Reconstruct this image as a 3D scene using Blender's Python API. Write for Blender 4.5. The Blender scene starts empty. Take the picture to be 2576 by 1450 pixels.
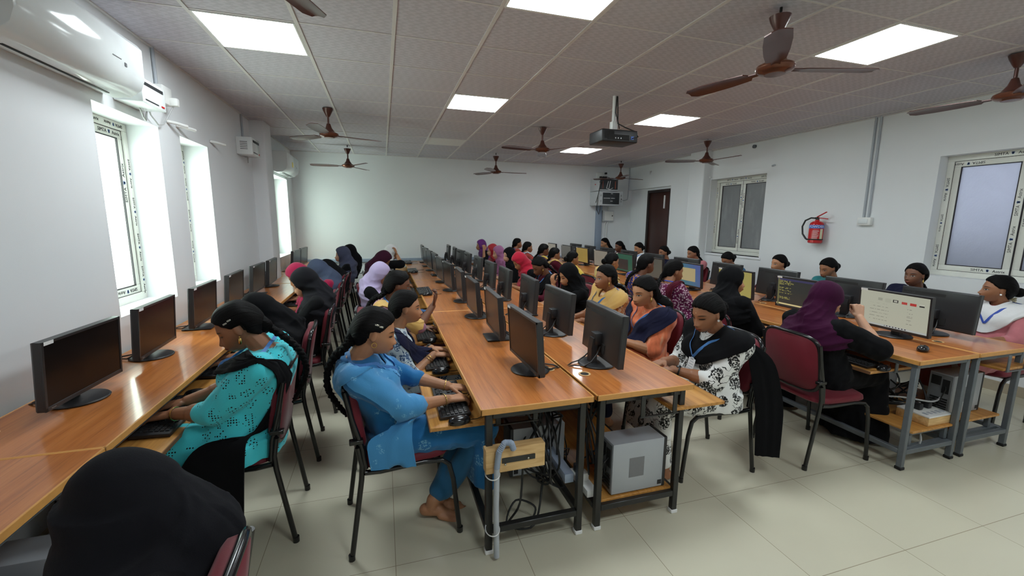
import bpy, bmesh, math, random
import numpy as np
from mathutils import Vector, Matrix, Euler
from mathutils.bvhtree import BVHTree
random.seed(7); rng = np.random.default_rng(7)
PI = math.pi
SC = bpy.context.scene; COL = SC.collection
V = Vector

# ------------------------------------------------------------------ objects
def tag(o, label=None, cat=None, group=None, kind=None):
    if label: o['label'] = label
    if cat: o['category'] = cat
    if group: o['group'] = group
    if kind: o['kind'] = kind
    return o
def empty(name, loc=(0, 0, 0), rz=0.0):
    o = bpy.data.objects.new(name, None); COL.objects.link(o)
    o.location = loc; o.rotation_euler = (0, 0, rz); o.empty_display_size = 0.05
    return o
def copy_tree(o, parent=None):
    kids = list(o.children)
    c = o.copy(); COL.objects.link(c); c.parent = parent
    for k in kids: copy_tree(k, c)
    return c

class MB:
    """collects shapes, builds them as one mesh"""
    def __init__(s): s.v = []; s.f = []; s.m = []; s.cur = 0
    def add(s, vs, fs):
        b = len(s.v); s.v.extend([tuple(p) for p in vs])
        for f in fs: s.f.append([b + i for i in f]); s.m.append(s.cur)
        return s
    def addm(s, other, M):
        b = len(s.v); s.v.extend([tuple(M @ V(p)) for p in other.v])
        for f, m in zip(other.f, other.m): s.f.append([b + i for i in f]); s.m.append(m)
        return s
    def box(s, x0, x1, y0, y1, z0, z1, M=None):
        vs = [(x0,y0,z0),(x1,y0,z0),(x1,y1,z0),(x0,y1,z0),(x0,y0,z1),(x1,y0,z1),(x1,y1,z1),(x0,y1,z1)]
        if M: vs = [M @ V(p) for p in vs]
        return s.add(vs, [(3,2,1,0),(4,5,6,7),(0,1,5,4),(1,2,6,5),(2,3,7,6),(3,0,4,7)])
    def rbox(s, x0, x1, y0, y1, z0, z1, r=0.004, seg=2, M=None):
        bm = bmesh.new(); bmesh.ops.create_cube(bm, size=1.0)
        for v in bm.verts:
            v.co = ((x0+x1)/2 + v.co.x*(x1-x0), (y0+y1)/2 + v.co.y*(y1-y0), (z0+z1)/2 + v.co.z*(z1-z0))
        bmesh.ops.bevel(bm, geom=bm.edges[:], offset=r, segments=seg, affect='EDGES', profile=0.5, clamp_overlap=True)
        bm.verts.index_update()
        vs = [(M @ v.co) if M else v.co.copy() for v in bm.verts]
        fs = [[v.index for v in f.verts] for f in bm.faces]; bm.free()
        return s.add(vs, fs)
    def tube(s, pts, r, n=8, cap=True, flat=None, closed=False):
        pts = [V(p) for p in pts]; k = len(pts)
        rs = r if isinstance(r, (list, tuple)) else [r]*k
        vs = []; up = None
        for i, p in enumerate(pts):
            a = pts[i-1] if (i > 0 or closed) else pts[0]
            b = pts[(i+1) % k] if (i < k-1 or closed) else pts[-1]
            t = (b - a).normalized()
            if up is None:
                up = V((0,0,1)) if abs(t.z) < 0.9 else V((1,0,0))
            x = t.cross(up)
            if x.length < 1e-4: x = t.orthogonal()
            x.normalize(); y = x.cross(t).normalized(); up = y
            for j in range(n):
                an = 2*PI*j/n
                vs.append(p + x*(math.cos(an)*rs[i]) + y*(math.sin(an)*rs[i]*(flat or 1)))
        fs = []
        for i in range(k if closed else k-1):
            i2 = (i+1) % k
            for j in range(n):
                fs.append((i*n+j, i*n+(j+1) % n, i2*n+(j+1) % n, i2*n+j))
        if cap and not closed:
            fs.append(tuple(range(n))[::-1]); fs.append(tuple((k-1)*n+j for j in range(n)))
        return s.add(vs, fs)
    def lathe(s, prof, n=24, M=None, cap=True):
        vs = []
        for r, z in prof:
            for j in range(n):
                a = 2*PI*j/n; p = V((r*math.cos(a), r*math.sin(a), z))
                vs.append(M @ p if M else p)
        k = len(prof); fs = []
        for i in range(k-1):
            for j in range(n):
                fs.append((i*n+j, i*n+(j+1) % n, (i+1)*n+(j+1) % n, (i+1)*n+j))
        if cap:
            fs.append(tuple(range(n))[::-1]); fs.append(tuple((k-1)*n+j for j in range(n)))
        return s.add(vs, fs)
    def prism(s, outline, h0, h1, M=None):
        n = len(outline)
        vs = [V((x, y, h0)) for x, y in outline] + [V((x, y, h1)) for x, y in outline]
        if M: vs = [M @ p for p in vs]
        fs = [tuple(range(n))[::-1], tuple(range(n, 2*n))] + [(i, (i+1) % n, n+(i+1) % n, n+i) for i in range(n)]
        return s.add(vs, fs)
    def ball(s, c, r, n=10, m=7, M=None):
        rx, ry, rz = (r, r, r) if not isinstance(r, (tuple, list)) else r
        vs = [V((0, 0, -rz))]
        for i in range(1, m):
            ph = -PI/2 + PI*i/m
            for j in range(n):
                a = 2*PI*j/n; vs.append(V((rx*math.cos(ph)*math.cos(a), ry*math.cos(ph)*math.sin(a), rz*math.sin(ph))))
        vs.append(V((0, 0, rz)))
        fs = []
        for j in range(n): fs.append((0, 1+(j+1) % n, 1+j))
        for i in range(m-2):
            for j in range(n):
                fs.append((1+i*n+j, 1+i*n+(j+1) % n, 1+(i+1)*n+(j+1) % n, 1+(i+1)*n+j))
        t = len(vs)-1; b = 1+(m-2)*n
        for j in range(n): fs.append((b+j, b+(j+1) % n, t))
        c = V(c)
        vs = [(M @ p if M else p) + c for p in vs]
        return s.add(vs, fs)
    def loft(s, rings, cap=True):
        n = len(rings[0]); vs = [p for r in rings for p in r]; k = len(rings); fs = []
        for i in range(k-1):
            for j in range(n):
                fs.append((i*n+j, i*n+(j+1) % n, (i+1)*n+(j+1) % n, (i+1)*n+j))
        if cap:
            fs.append(tuple(range(n))[::-1]); fs.append(tuple((k-1)*n+j for j in range(n)))
        return s.add(vs, fs)
    def grid(s, rows):
        k = len(rows); n = len(rows[0]); vs = [p for r in rows for p in r]
        return s.add(vs, [(i*n+j, i*n+j+1, (i+1)*n+j+1, (i+1)*n+j) for i in range(k-1) for j in range(n-1)])
    def mesh(s, name, mats, smooth=40):
        me = bpy.data.meshes.new(name); me.from_pydata(s.v, [], s.f)
        for m in (mats if isinstance(mats, (list, tuple)) else [mats]): me.materials.append(m)
        if any(s.m): me.polygons.foreach_set('material_index', s.m)
        if smooth:
            me.polygons.foreach_set('use_smooth', [True]*len(me.polygons))
            me.set_sharp_from_angle(angle=math.radians(smooth))
        me.update(); return me
    def build(s, name, mats, parent=None, smooth=40, label=None, kind=None):
        o = bpy.data.objects.new(name, s.mesh(name, mats, smooth)); COL.objects.link(o)
        if parent: o.parent = parent
        if label: o['label'] = label
        if kind: o['kind'] = kind
        return o

def text_mb(txt, size, depth=0.0006):
    cu = bpy.data.curves.new('lettering', 'FONT'); cu.body = txt; cu.size = size; cu.extrude = depth
    cu.align_x = 'CENTER'; cu.align_y = 'CENTER'; cu.resolution_u = 2
    o = bpy.data.objects.new('lettering', cu); COL.objects.link(o)
    dg = bpy.context.evaluated_depsgraph_get(); me = bpy.data.meshes.new_from_object(o.evaluated_get(dg))
    mb = MB(); mb.add([v.co.copy() for v in me.vertices], [list(p.vertices) for p in me.polygons])
    bpy.data.objects.remove(o); bpy.data.curves.remove(cu); bpy.data.meshes.remove(me)
    return mb
def frame_m(o, x, y):
    x = V(x).normalized(); y = V(y).normalized(); z = x.cross(y)
    M = Matrix((x, y, z)).transposed().to_4x4(); M.translation = V(o); return M

# ------------------------------------------------------------------ materials
class NT:
    def __init__(s, name):
        s.mat = bpy.data.materials.new(name); s.mat.use_nodes = True; s.t = s.mat.node_tree
        s.t.nodes.clear(); s.out = s.n('ShaderNodeOutputMaterial')
        s.b = s.n('ShaderNodeBsdfPrincipled'); s.l(s.b.outputs[0], s.out.inputs[0])
    def n(s, k, **kw):
        n = s.t.nodes.new(k)
        for a, v in kw.items(): setattr(n, a, v)
        return n
    def l(s, a, b): s.t.links.new(a, b)
    def put(s, sock, v):
        if hasattr(v, 'is_linked') or hasattr(v, 'links'): s.l(v, sock)
        else: sock.default_value = v
    def math(s, op, a, b=None, c=None, clamp=False):
        n = s.n('ShaderNodeMath', operation=op, use_clamp=clamp); s.put(n.inputs[0], a)
        if b is not None: s.put(n.inputs[1], b)
        if c is not None: s.put(n.inputs[2], c)
        return n.outputs[0]
    def mix(s, f, a, b):
        n = s.n('ShaderNodeMix', data_type='RGBA'); s.put(n.inputs[0], f)
        for k, v in ((6, a), (7, b)):
            if isinstance(v, tuple): n.inputs[k].default_value = (*v[:3], 1)
            else: s.l(v, n.inputs[k])
        return n.outputs[2]
    def coord(s, kind='Object', scale=(1, 1, 1), rand=0.0):
        c = s.n('ShaderNodeTexCoord').outputs[kind]
        mp = s.n('ShaderNodeMapping'); mp.inputs['Scale'].default_value = scale; s.l(c, mp.inputs[0])
        if rand:
            oi = s.n('ShaderNodeObjectInfo'); vm = s.n('ShaderNodeVectorMath', operation='SCALE')
            vm.inputs[0].default_value = (3.1*rand, 7.3*rand, 5.7*rand); s.l(oi.outputs['Random'], vm.inputs['Scale'])
            s.l(vm.outputs[0], mp.inputs['Location'])
        return mp.outputs[0]
    def attr(s, name, scale=(1, 1, 1)):
        a = s.n('ShaderNodeAttribute', attribute_name=name).outputs['Vector']
        mp = s.n('ShaderNodeMapping'); mp.inputs['Scale'].default_value = scale; s.l(a, mp.inputs[0])
        return mp.outputs[0]
    def noise(s, vec, scale, detail=3, rough=0.55, dist=0.0):
        n = s.n('ShaderNodeTexNoise'); s.l(vec, n.inputs['Vector']); n.inputs['Scale'].default_value = scale
        n.inputs['Detail'].default_value = detail; n.inputs['Roughness'].default_value = rough; n.inputs['Distortion'].default_value = dist
        return n.outputs['Fac']
    def voro(s, vec, scale, feat='F1', out='Distance', rnd=1.0):
        n = s.n('ShaderNodeTexVoronoi', feature=feat); s.l(vec, n.inputs['Vector']); n.inputs['Scale'].default_value = scale
        n.inputs['Randomness'].default_value = rnd
        return n.outputs[out]
    def ramp(s, f, stops, interp='LINEAR'):
        n = s.n('ShaderNodeValToRGB'); s.l(f, n.inputs[0]); r = n.color_ramp; r.interpolation = interp
        while len(r.elements) < len(stops): r.elements.new(0.5)
        for e, (p, c) in zip(r.elements, stops): e.position = p; e.color = (*c[:3], 1) if isinstance(c, tuple) else (c, c, c, 1)
        return n.outputs[0]
    def xyz(s, vec):
        n = s.n('ShaderNodeSeparateXYZ'); s.l(vec, n.inputs[0]); return n.outputs[0], n.outputs[1], n.outputs[2]
    def bump(s, h, strength=0.3, dist=0.01):
        n = s.n('ShaderNodeBump'); n.inputs['Strength'].default_value = strength; n.inputs['Distance'].default_value = dist
        s.l(h, n.inputs['Height']); s.l(n.outputs[0], s.b.inputs['Normal'])
    def set(s, col=None, rough=None, metal=None, spec=None, coat=None, emit=None, es=None, sheen=None, sss=None):
        b = s.b
        if col is not None:
            if isinstance(col, tuple): b.inputs['Base Color'].default_value = (*col[:3], 1)
            else: s.l(col, b.inputs['Base Color'])
        if rough is not None: s.put(b.inputs['Roughness'], rough)
        if metal is not None: b.inputs['Metallic'].default_value = metal
        if spec is not None: b.inputs['Specular IOR Level'].default_value = spec
        if coat is not None: b.inputs['Coat Weight'].default_value = coat; b.inputs['Coat Roughness'].default_value = 0.06
        if sheen is not None: b.inputs['Sheen Weight'].default_value = sheen; b.inputs['Sheen Roughness'].default_value = 0.5
        if emit is not None:
            if isinstance(emit, tuple): b.inputs['Emission Color'].default_value = (*emit[:3], 1)
            else: s.l(emit, b.inputs['Emission Color'])
            b.inputs['Emission Strength'].default_value = es or 1
        return s.mat

def simple(name, col, rough=0.5, metal=0.0, spec=0.5, nz=0.12, ns=30, bump=0.0, coat=None, sheen=None):
    """one colour with a little mottling"""
    m = NT(name); c = m.coord('Object')
    f = m.noise(c, ns, 3)
    dark = tuple(x*(1-nz) for x in col); lite = tuple(min(1, x*(1+nz)) for x in col)
    if bump: m.bump(f, bump, 0.002)
    return m.set(m.mix(f, dark, lite), rough, metal, spec, coat=coat, sheen=sheen)

def m_wood():
    m = NT('wood_laminate'); c = m.coord('Object', (9, 0.55, 9), rand=1)
    g = m.noise(c, 3.0, 6, 0.6, 0.6)
    c2 = m.coord('Object', (60, 1.6, 60), rand=1); g2 = m.noise(c2, 2.2, 4, 0.6, 0.3)
    st = m.ramp(g2, [(0.36, 1.0), (0.46, 0.0)])
    base = m.ramp(g, [(0.3, (0.36, 0.105, 0.022)), (0.5, (0.47, 0.155, 0.036)), (0.7, (0.55, 0.20, 0.055))])
    col = m.mix(m.math('MULTIPLY', st, 0.45), base, (0.24, 0.075, 0.02))
    m.set(col, 0.3, spec=0.35, coat=0.4)
    m.b.inputs['Coat Roughness'].default_value = 0.1
    return m.mat
def m_tray():
    m = NT('tray_wood'); c = m.coord('Object', (14, 1.0, 14), rand=1)
    g = m.noise(c, 3.0, 5, 0.6, 0.4)
    return m.set(m.ramp(g, [(0.3, (0.36, 0.15, 0.03)), (0.55, (0.55, 0.26, 0.06)), (0.75, (0.62, 0.33, 0.1))]), 0.38)
def m_pine(name='raw_pine'):
    m = NT(name); c = m.coord('Object', (1.2, 9, 9))
    g = m.noise(c, 5.0, 4, 0.5, 0.8)
    return m.set(m.ramp(g, [(0.3, (0.55, 0.32, 0.12)), (0.6, (0.72, 0.48, 0.22))]), 0.6)
def m_wall():
    m = NT('wall_paint'); c = m.coord('Object')
    f = m.noise(c, 1.3, 4); f2 = m.noise(c, 140, 2)
    m.bump(m.math('ADD', m.math('MULTIPLY', m.noise(c, 6, 3), 2.0), f2), 0.06, 0.004)
    return m.set(m.mix(f, (0.755, 0.77, 0.785), (0.80, 0.815, 0.83)), 0.6, spec=0.3)
def m_floor():
    m = NT('floor_tiles'); c = m.coord('Object')
    br = m.n('ShaderNodeTexBrick', offset=0.0); m.l(c, br.inputs['Vector'])
    for k, v in (('Scale', 1.0), ('Mortar Size', 0.0016), ('Mortar Smooth', 0.1), ('Bias', 0.0), ('Brick Width', 0.6), ('Row Height', 0.6)): br.inputs[k].default_value = v
    br.inputs['Color1'].default_value = (0.60, 0.565, 0.43, 1); br.inputs['Color2'].default_value = (0.63, 0.595, 0.46, 1)
    br.inputs['Mortar'].default_value = (0.3, 0.25, 0.17, 1)
    st = m.noise(c, 2.2, 5, 0.6, 0.5); sp = m.noise(c, 260, 2)
    col = m.mix(m.math('MULTIPLY', m.ramp(st, [(0.35, 0.0), (0.85, 1.0)]), 0.1), br.outputs['Color'], (0.52, 0.45, 0.33))
    col = m.mix(m.math('MULTIPLY', sp, 0.12), col, (0.5, 0.48, 0.38))
    m.bump(m.math('MULTIPLY', br.outputs['Fac'], -1.0), 0.25, 0.002)
    return m.set(col, 0.27, spec=0.45)
def m_tile():
    m = NT('ceiling_tile'); c = m.coord('Object'); x, y, z = m.xyz(c)
    # embossed zig-zag of small lozenges, turned from tile to tile
    cx = m.math('FLOOR', m.math('DIVIDE', m.math('SUBTRACT', x, 0.1172), 0.6)); cy = m.math('FLOOR', m.math('DIVIDE', m.math('SUBTRACT', y, 2.6167), 0.6))
    par = m.math('MODULO', m.math('ABSOLUTE', m.math('ADD', cx, m.math('MULTIPLY', cy, 2))), 2.0)
    sgn = m.math('SUBTRACT', m.math('MULTIPLY', m.math('GREATER_THAN', par, 0.5), 2.0), 1.0)
    K = 2*PI/0.075
    a = m.math('SINE', m.math('MULTIPLY', m.math('ADD', m.math('MULTIPLY', x, sgn), m.math('MULTIPLY', m.math('PINGPONG', y, 0.03), 1.0)), K))
    b = m.math('SINE', m.math('MULTIPLY', y, 2*PI/0.05))
    h = m.math('MULTIPLY', a, b)
    hh = m.ramp(m.math('ADD', m.math('MULTIPLY', h, 0.5), 0.5), [(0.42, 0.0), (0.58, 1.0)])
    col = m.mix(hh, (0.50, 0.48, 0.52), (0.58, 0.555, 0.60))
    col = m.mix(m.math('MULTIPLY', m.noise(c, 1.1, 3), 0.35), col, (0.53, 0.52, 0.555))
    m.bump(m.math('ADD', hh, m.math('MULTIPLY', m.noise(c, 300, 2), 0.3)), 0.25, 0.003)
    return m.set(col, 0.75, spec=0.2)
def m_emit(name, col, st):
    m = NT(name); m.t.nodes.remove(m.b); e = m.n('ShaderNodeEmission')
    e.inputs[0].default_value = (*col, 1); e.inputs[1].default_value = st; m.l(e.outputs[0], m.out.inputs[0]); return m.mat
def m_clearpane():
    m = NT('window_glass'); m.t.nodes.remove(m.b)
    t = m.n('ShaderNodeBsdfTransparent'); t.inputs[0].default_value = (0.9, 0.97, 0.92, 1)
    g = m.n('ShaderNodeBsdfGlossy'); g.inputs['Roughness'].default_value = 0.05
    c = m.coord('Object'); f = m.math('MULTIPLY', m.noise(c, 3, 3), 0.12)
    mx = m.n('ShaderNodeMixShader'); m.l(f, mx.inputs[0]); m.l(t.outputs[0], mx.inputs[1]); m.l(g.outputs[0], mx.inputs[2])
    m.l(mx.outputs[0], m.out.inputs[0]); return m.mat
def m_frost(name, col, tr, rough, specks=False, sc=60):
    """frosted pane: part lets daylight through diffusely, part catches room light"""
    m = NT(name); c = m.coord('Object')
    f = m.noise(c, 3.5, 4, 0.6, 0.8); b = m.noise(c, sc, 3, 0.6)
    colr = m.mix(f, tuple(x*0.75 for x in col), tuple(x*1.2 for x in col))
    if specks:
        v = m.voro(c, 16); sp = m.ramp(v, [(0.03, 1.0), (0.06, 0.0)])
        streak = m.noise(m.coord('Object', (1, 6, 1.4)), 1.5, 3); stk = m.ramp(streak, [(0.55, 0.0), (0.8, 0.35)])
        colr = m.mix(m.math('MAXIMUM', sp, stk), colr, (0.5, 0.5, 0.5))
    m.set(colr, rough, spec=0.5); m.bump(b, 0.35, 0.004)
    t = m.n('ShaderNodeBsdfTranslucent'); t.inputs[0].default_value = (*tr, 1)
    mx = m.n('ShaderNodeAddShader'); m.l(m.b.outputs[0], mx.inputs[0]); m.l(t.outputs[0], mx.inputs[1])
    m.l(mx.outputs[0], m.out.inputs[0]); return m.mat
def m_fabric(name, col, rough=0.85, nz=0.25, sc=500, sheen=0.2):
    m = NT(name); c = m.coord('Object'); f = m.noise(c, sc, 2); g = m.noise(c, 7, 3)
    k = m.mix(g, tuple(x*(1-nz) for x in col), tuple(x*(1+nz*0.6) for x in col))
    m.bump(f, 0.25, 0.001); return m.set(k, rough, spec=0.25, sheen=sheen)
def m_screen(kind):
    """what a lit screen shows, drawn procedurally in the pane's own -0.5..0.5 coordinates (y = across, z = up)"""
    m = NT('screen_' + kind); c = m.coord('Object'); x, y, z = m.xyz(c)
    u = m.math('ADD', m.math('DIVIDE', y, 0.45), 0.5); v = m.math('ADD', m.math('DIVIDE', z, 0.255), 0.5)
    u = m.math('SUBTRACT', 1.0, u)                       # read from the -x side
    def band(s, a, b): return m.math('MULTIPLY', m.math('GREATER_THAN', s, a), m.math('LESS_THAN', s, b))
    def rect(a, b, e, f): return m.math('MULTIPLY', band(u, a, b), band(v, e, f))
    nz = m.n('ShaderNodeTexWhiteNoise', noise_dimensions='2D'); cv = m.n('ShaderNodeCombineXYZ')
    def rows(nr, nc):
        r = m.math('FLOOR', m.math('MULTIPLY', v, nr)); q = m.math('FLOOR', m.math('MULTIPLY', u, nc))
        m.l(r, cv.inputs[0]); m.l(q, cv.inputs[1]); m.l(cv.outputs[0], nz.inputs['Vector'])
        return m.math('MULTIPLY', band(m.math('FRACT', m.math('MULTIPLY', v, nr)), 0.25, 0.75), m.math('GREATER_THAN', nz.outputs[0], 0.42))
    def lay(base, mask, col): return m.mix(mask, base, col)
    if kind == 'code':
        base = (0.035, 0.04, 0.035); base = lay(base, band(v, 0.93, 1.0), (0.05, 0.05, 0.12))
        ink = m.math('MULTIPLY', rows(34, 70), m.math('LESS_THAN', u, m.math('ADD', 0.08, m.math('MULTIPLY', m.noise(m.coord('Object', (0, 0, 1)), 42, 1), 0.45))))
        blk = m.math('MAXIMUM', band(v, 0.76, 0.93), m.math('MAXIMUM', band(v, 0.62, 0.68), m.math('MAXIMUM', band(v, 0.53, 0.58), m.math('MAXIMUM', band(v, 0.44, 0.48), band(v, 0.24, 0.32)))))
        base = lay(base, m.math('MULTIPLY', ink, m.math('MULTIPLY', blk, m.math('GREATER_THAN', u, 0.02))), (0.5, 0.45, 0.12))
        base = lay(base, band(v, 0.03, 0.085), (0.75, 0.62, 0.3)); base = lay(base, band(u, 0.0, 0.035), (0.16, 0.16, 0.07))
    elif kind == 'document':
        base = (0.52, 0.53, 0.42)
        for a, b, e, f, cc in ((0.27, .34, .77, .85, (.38, .39, .31)), (.38, .47, .74, .86, (.47, .48, .38)), (.50, .58, .77, .85, (.03, .03, .03)), (.515, .565, .785, .835, (.5, .5, .42)),
                               (.63, .71, .76, .83, (.5, .07, .06)), (.75, .84, .755, .83, (.5, .05, .045)), (.88, .95, .76, .80, (.03, .03, .03)), (.88, .95, .80, .84, (.6, .6, .5))):
            base = lay(base, rect(a, b, e, f), cc)
        ink = m.math('MULTIPLY', rows(30, 90), m.math('MULTIPLY', band(v, 0.12, 0.68), band(u, 0.15, 0.45)))
        sp = m.math('MULTIPLY', m.math('GREATER_THAN', m.math('FRACT', m.math('MULTIPLY', v, 10)), 0.6), ink)
        base = lay(base, m.math('MULTIPLY', sp, 0.7), (0.2, 0.2, 0.17))
        base = lay(base, m.math('MULTIPLY', m.math('MULTIPLY', rows(26, 60), band(u, .72, .8)), m.math('MULTIPLY', band(v, .2, .66), m.math('GREATER_THAN', m.math('FRACT', m.math('MULTIPLY', v, 9)), .6))), (0.3, 0.3, 0.25))
        base = lay(base, band(v, 0.0, 0.06), (0.5, 0.53, 0.5))
        base = lay(base, m.math('MULTIPLY', band(v, .02, .05), m.math('MULTIPLY', band(u, .4, .75), m.math('GREATER_THAN', m.math('FRACT', m.math('MULTIPLY', u, 22)), .5))), (0.03, 0.03, 0.05))
    elif kind == 'desktop':
        base = m.ramp(m.math('ADD', m.math('MULTIPLY', u, 0.8), m.math('MULTIPLY', v, 0.3)), [(0.1, (0.03, 0.19, 0.19)), (0.6, (0.06, 0.17, 0.27)), (1.0, (0.08, 0.12, 0.33))])
        base = lay(base, rect(0.05, 0.82, 0.2, 0.83), (0.48, 0.40, 0.21))
    elif kind == 'greenwindow':
        base = (0.02, 0.11, 0.07); base = lay(base, rect(0.0, 0.75, 0.08, 0.72), (0.03, 0.03, 0.03))
    else:
        cc = {'yellow': (0.42, 0.37, 0.11), 'amber': (0.36, 0.25, 0.06), 'greypage': (0.27, 0.25, 0.2), 'dimcode': (0.10, 0.10, 0.085)}[kind]
        ink = m.math('MULTIPLY', rows(24, 40), m.math('MULTIPLY', band(u, 0.1, 0.6), band(v, 0.15, 0.9)))
        base = lay(cc, m.math('MULTIPLY', ink, 0.22), tuple(q*0.4 for q in cc))
    return m.set((0.01, 0.01, 0.01), 0.25, emit=base, es=0.40)

M = {}
def mats():
    M['wood'] = m_wood(); M['tray'] = m_tray(); M['pine'] = m_pine()
    M['edge'] = simple('pale_edge_band', (0.62, 0.30, 0.08), 0.45, nz=0.15)
    M['seam'] = simple('seam_beading', (0.70, 0.45, 0.2), 0.5)
    M['ply'] = simple('dark_ply_edge', (0.23, 0.11, 0.05), 0.6)
    M['wall'] = m_wall(); M['floor'] = m_floor(); M['tile'] = m_tile()
    M['skirt'] = simple('skirting_tile', (0.42, 0.36, 0.27), 0.3, nz=0.08)
    M['grid'] = simple('ceiling_bar', (0.66, 0.64, 0.62), 0.5, nz=0.05)
    M['blackmetal'] = simple('black_painted_steel', (0.018, 0.018, 0.017), 0.35, nz=0.3, spec=0.5)
    M['greymetal'] = simple('grey_painted_steel', (0.115, 0.13, 0.145), 0.42, nz=0.15)
    M['blackglossmetal'] = simple('black_glossy_tube', (0.01, 0.01, 0.01), 0.2, nz=0.2)
    M['plastic'] = simple('black_plastic', (0.016, 0.016, 0.018), 0.42, nz=0.1)
    M['plasticback'] = simple('textured_black_plastic', (0.026, 0.026, 0.028), 0.33, nz=0.2, ns=400, bump=0.15)
    M['gloss'] = simple('glossy_black_plastic', (0.012, 0.012, 0.013), 0.18, nz=0.1)
    M['vent'] = simple('dark_vent', (0.008, 0.008, 0.008), 0.7)
    M['keys'] = simple('black_keycaps', (0.02, 0.02, 0.021), 0.38)
    M['offscreen'] = simple('dark_screen', (0.008, 0.0065, 0.0065), 0.24, nz=0.05, spec=0.22)
    M['silver'] = simple('silver_bezel', (0.35, 0.35, 0.36), 0.35, 0.3)
    M['label'] = simple('white_sticker', (0.8, 0.8, 0.8), 0.5, nz=0.03)
    M['ink'] = simple('dark_ink', (0.012, 0.012, 0.014), 0.6)
    M['blueink'] = simple('blue_ink', (0.08, 0.16, 0.4), 0.6)
    M['logo'] = simple('grey_logo', (0.10, 0.10, 0.11), 0.4)
    M['maroon'] = m_fabric('maroon_rexine', (0.15, 0.012, 0.022), 0.55, 0.25, 220, 0.1)
    M['pcgrey'] = simple('grey_steel_case', (0.40, 0.42, 0.45), 0.42, 0.15, nz=0.06, ns=8)
    M['pcmesh'] = simple('case_vent', (0.18, 0.18, 0.19), 0.6, nz=0.5, ns=700)
    M['pcrear'] = simple('case_rear', (0.24, 0.25, 0.26), 0.45, 0.3)
    M['cable'] = simple('black_cable', (0.012, 0.012, 0.012), 0.45)
    M['greycable'] = simple('grey_cable', (0.4, 0.4, 0.4), 0.5)
    M['white'] = simple('white_plastic', (0.78, 0.78, 0.76), 0.35, nz=0.03)
    M['upvc'] = simple('window_upvc', (0.76, 0.76, 0.70), 0.3, nz=0.04)
    M['gasket'] = simple('window_gasket', (0.02, 0.015, 0.02), 0.6)
    M['acwhite'] = simple('white_gloss_casing', (0.74, 0.77, 0.77), 0.12, nz=0.02)
    M['fan'] = simple('brown_fan_enamel', (0.085, 0.03, 0.022), 0.3, 0.25, nz=0.15)
    M['fancopper'] = simple('copper_fan_motor', (0.16, 0.06, 0.035), 0.25, 0.55)
    M['red'] = simple('red_enamel', (0.5, 0.012, 0.015), 0.2, nz=0.05)
    M['blue'] = simple('blue_band', (0.03, 0.12, 0.5), 0.4)
    M['cream'] = simple('cream_label', (0.7, 0.66, 0.45), 0.5)
    M['door'] = simple('dark_brown_door', (0.05, 0.018, 0.013), 0.3, nz=0.25, ns=6)
    M['doorframe'] = simple('dark_door_frame', (0.022, 0.014, 0.012), 0.35)
    M['conduit'] = simple('grey_conduit', (0.42, 0.45, 0.49), 0.45, nz=0.06)
    M['trunk'] = simple('blue_grey_trunking', (0.30, 0.36, 0.46), 0.5, nz=0.06)
    M['lamp'] = m_emit('panel_light', (0.88, 0.97, 1.0), 15.0)
    M['blank'] = simple('unlit_panel', (0.72, 0.70, 0.66), 0.4, nz=0.03)
    M['glass'] = m_clearpane()
    M['frostgrey'] = m_frost('dusty_grey_pane', (0.22, 0.225, 0.235), (0.02, 0.021, 0.023), 0.3, True)
    M['frostblue'] = m_frost('frosted_blue_pane', (0.17, 0.175, 0.20), (0.17, 0.175, 0.205), 0.22, False)
    M['rackglass'] = simple('smoked_rack_door', (0.04, 0.045, 0.05), 0.12)
    M['rack'] = simple('grey_rack_case', (0.52, 0.54, 0.56), 0.4, nz=0.04)
    M['yellow'] = simple('yellow_sticker', (0.75, 0.55, 0.02), 0.5)
    M['rust'] = simple('orange_rack_post', (0.4, 0.1, 0.06), 0.5)
    M['ext'] = simple('light_blocker_grey', (0.55, 0.55, 0.55), 0.8)
    for k in ('code', 'document', 'desktop', 'greenwindow', 'yellow', 'amber', 'greypage', 'dimcode'): M['s_'+k] = m_screen(k)
mats()
# ------------------------------------------------------------------ the room
H_CEIL = 2.827
XL, XR, YB, YF = -1.60, 5.62, -1.8, 9.0
def struct(mb, name, mat, label=None, smooth=30, parent=None):
    o = mb.build(name, mat, parent, smooth)
    if not parent: o['kind'] = 'structure'
    if label: o['label'] = label
    return o
def wall_along_y(x0, x1, y0, y1, z1, openings):
    mb = MB(); y = y0
    for a, b, c, d in sorted(openings):
        if a > y: mb.box(x0, x1, y, a, 0, z1)
        if c > 0: mb.box(x0, x1, a, b, 0, c)
        if d < z1: mb.box(x0, x1, a, b, d, z1)
        y = b
    if y < y1: mb.box(x0, x1, y, y1, 0, z1)
    return mb
W1, W2, W3 = (3.20, 3.98, 0.955, 2.257), (4.34, 4.935, 0.955, 2.257), (7.45, 8.52, 0.955, 2.257)
W4, W5 = (5.20, 6.35, 1.045, 2.33), (1.30, 3.085, 1.045, 2.29)
struct(MB().box(XL-0.3, XR+0.3, YB-0.2, YF+0.2, -0.12, 0), 'floor', M['floor'], 'cream glossy floor tiles with thin joints')
struct(MB().box(XL-0.3, XR+0.3, YB-0.2, YF+0.2, H_CEIL, H_CEIL+0.1), 'ceiling', M['tile'], 'mauve grey embossed ceiling tiles')
struct(wall_along_y(XL-0.3, XL, YB, YF, H_CEIL, [W1, W2, W3]), 'wall_left', M['wall'], 'white painted wall with deep window openings')
struct(wall_along_y(XR, XR+0.3, YB, YF, H_CEIL, [W5, W4, (7.46, YF, 0, 2.31)]), 'wall_right', M['wall'], 'white painted wall with frosted windows and a dark door')
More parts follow.
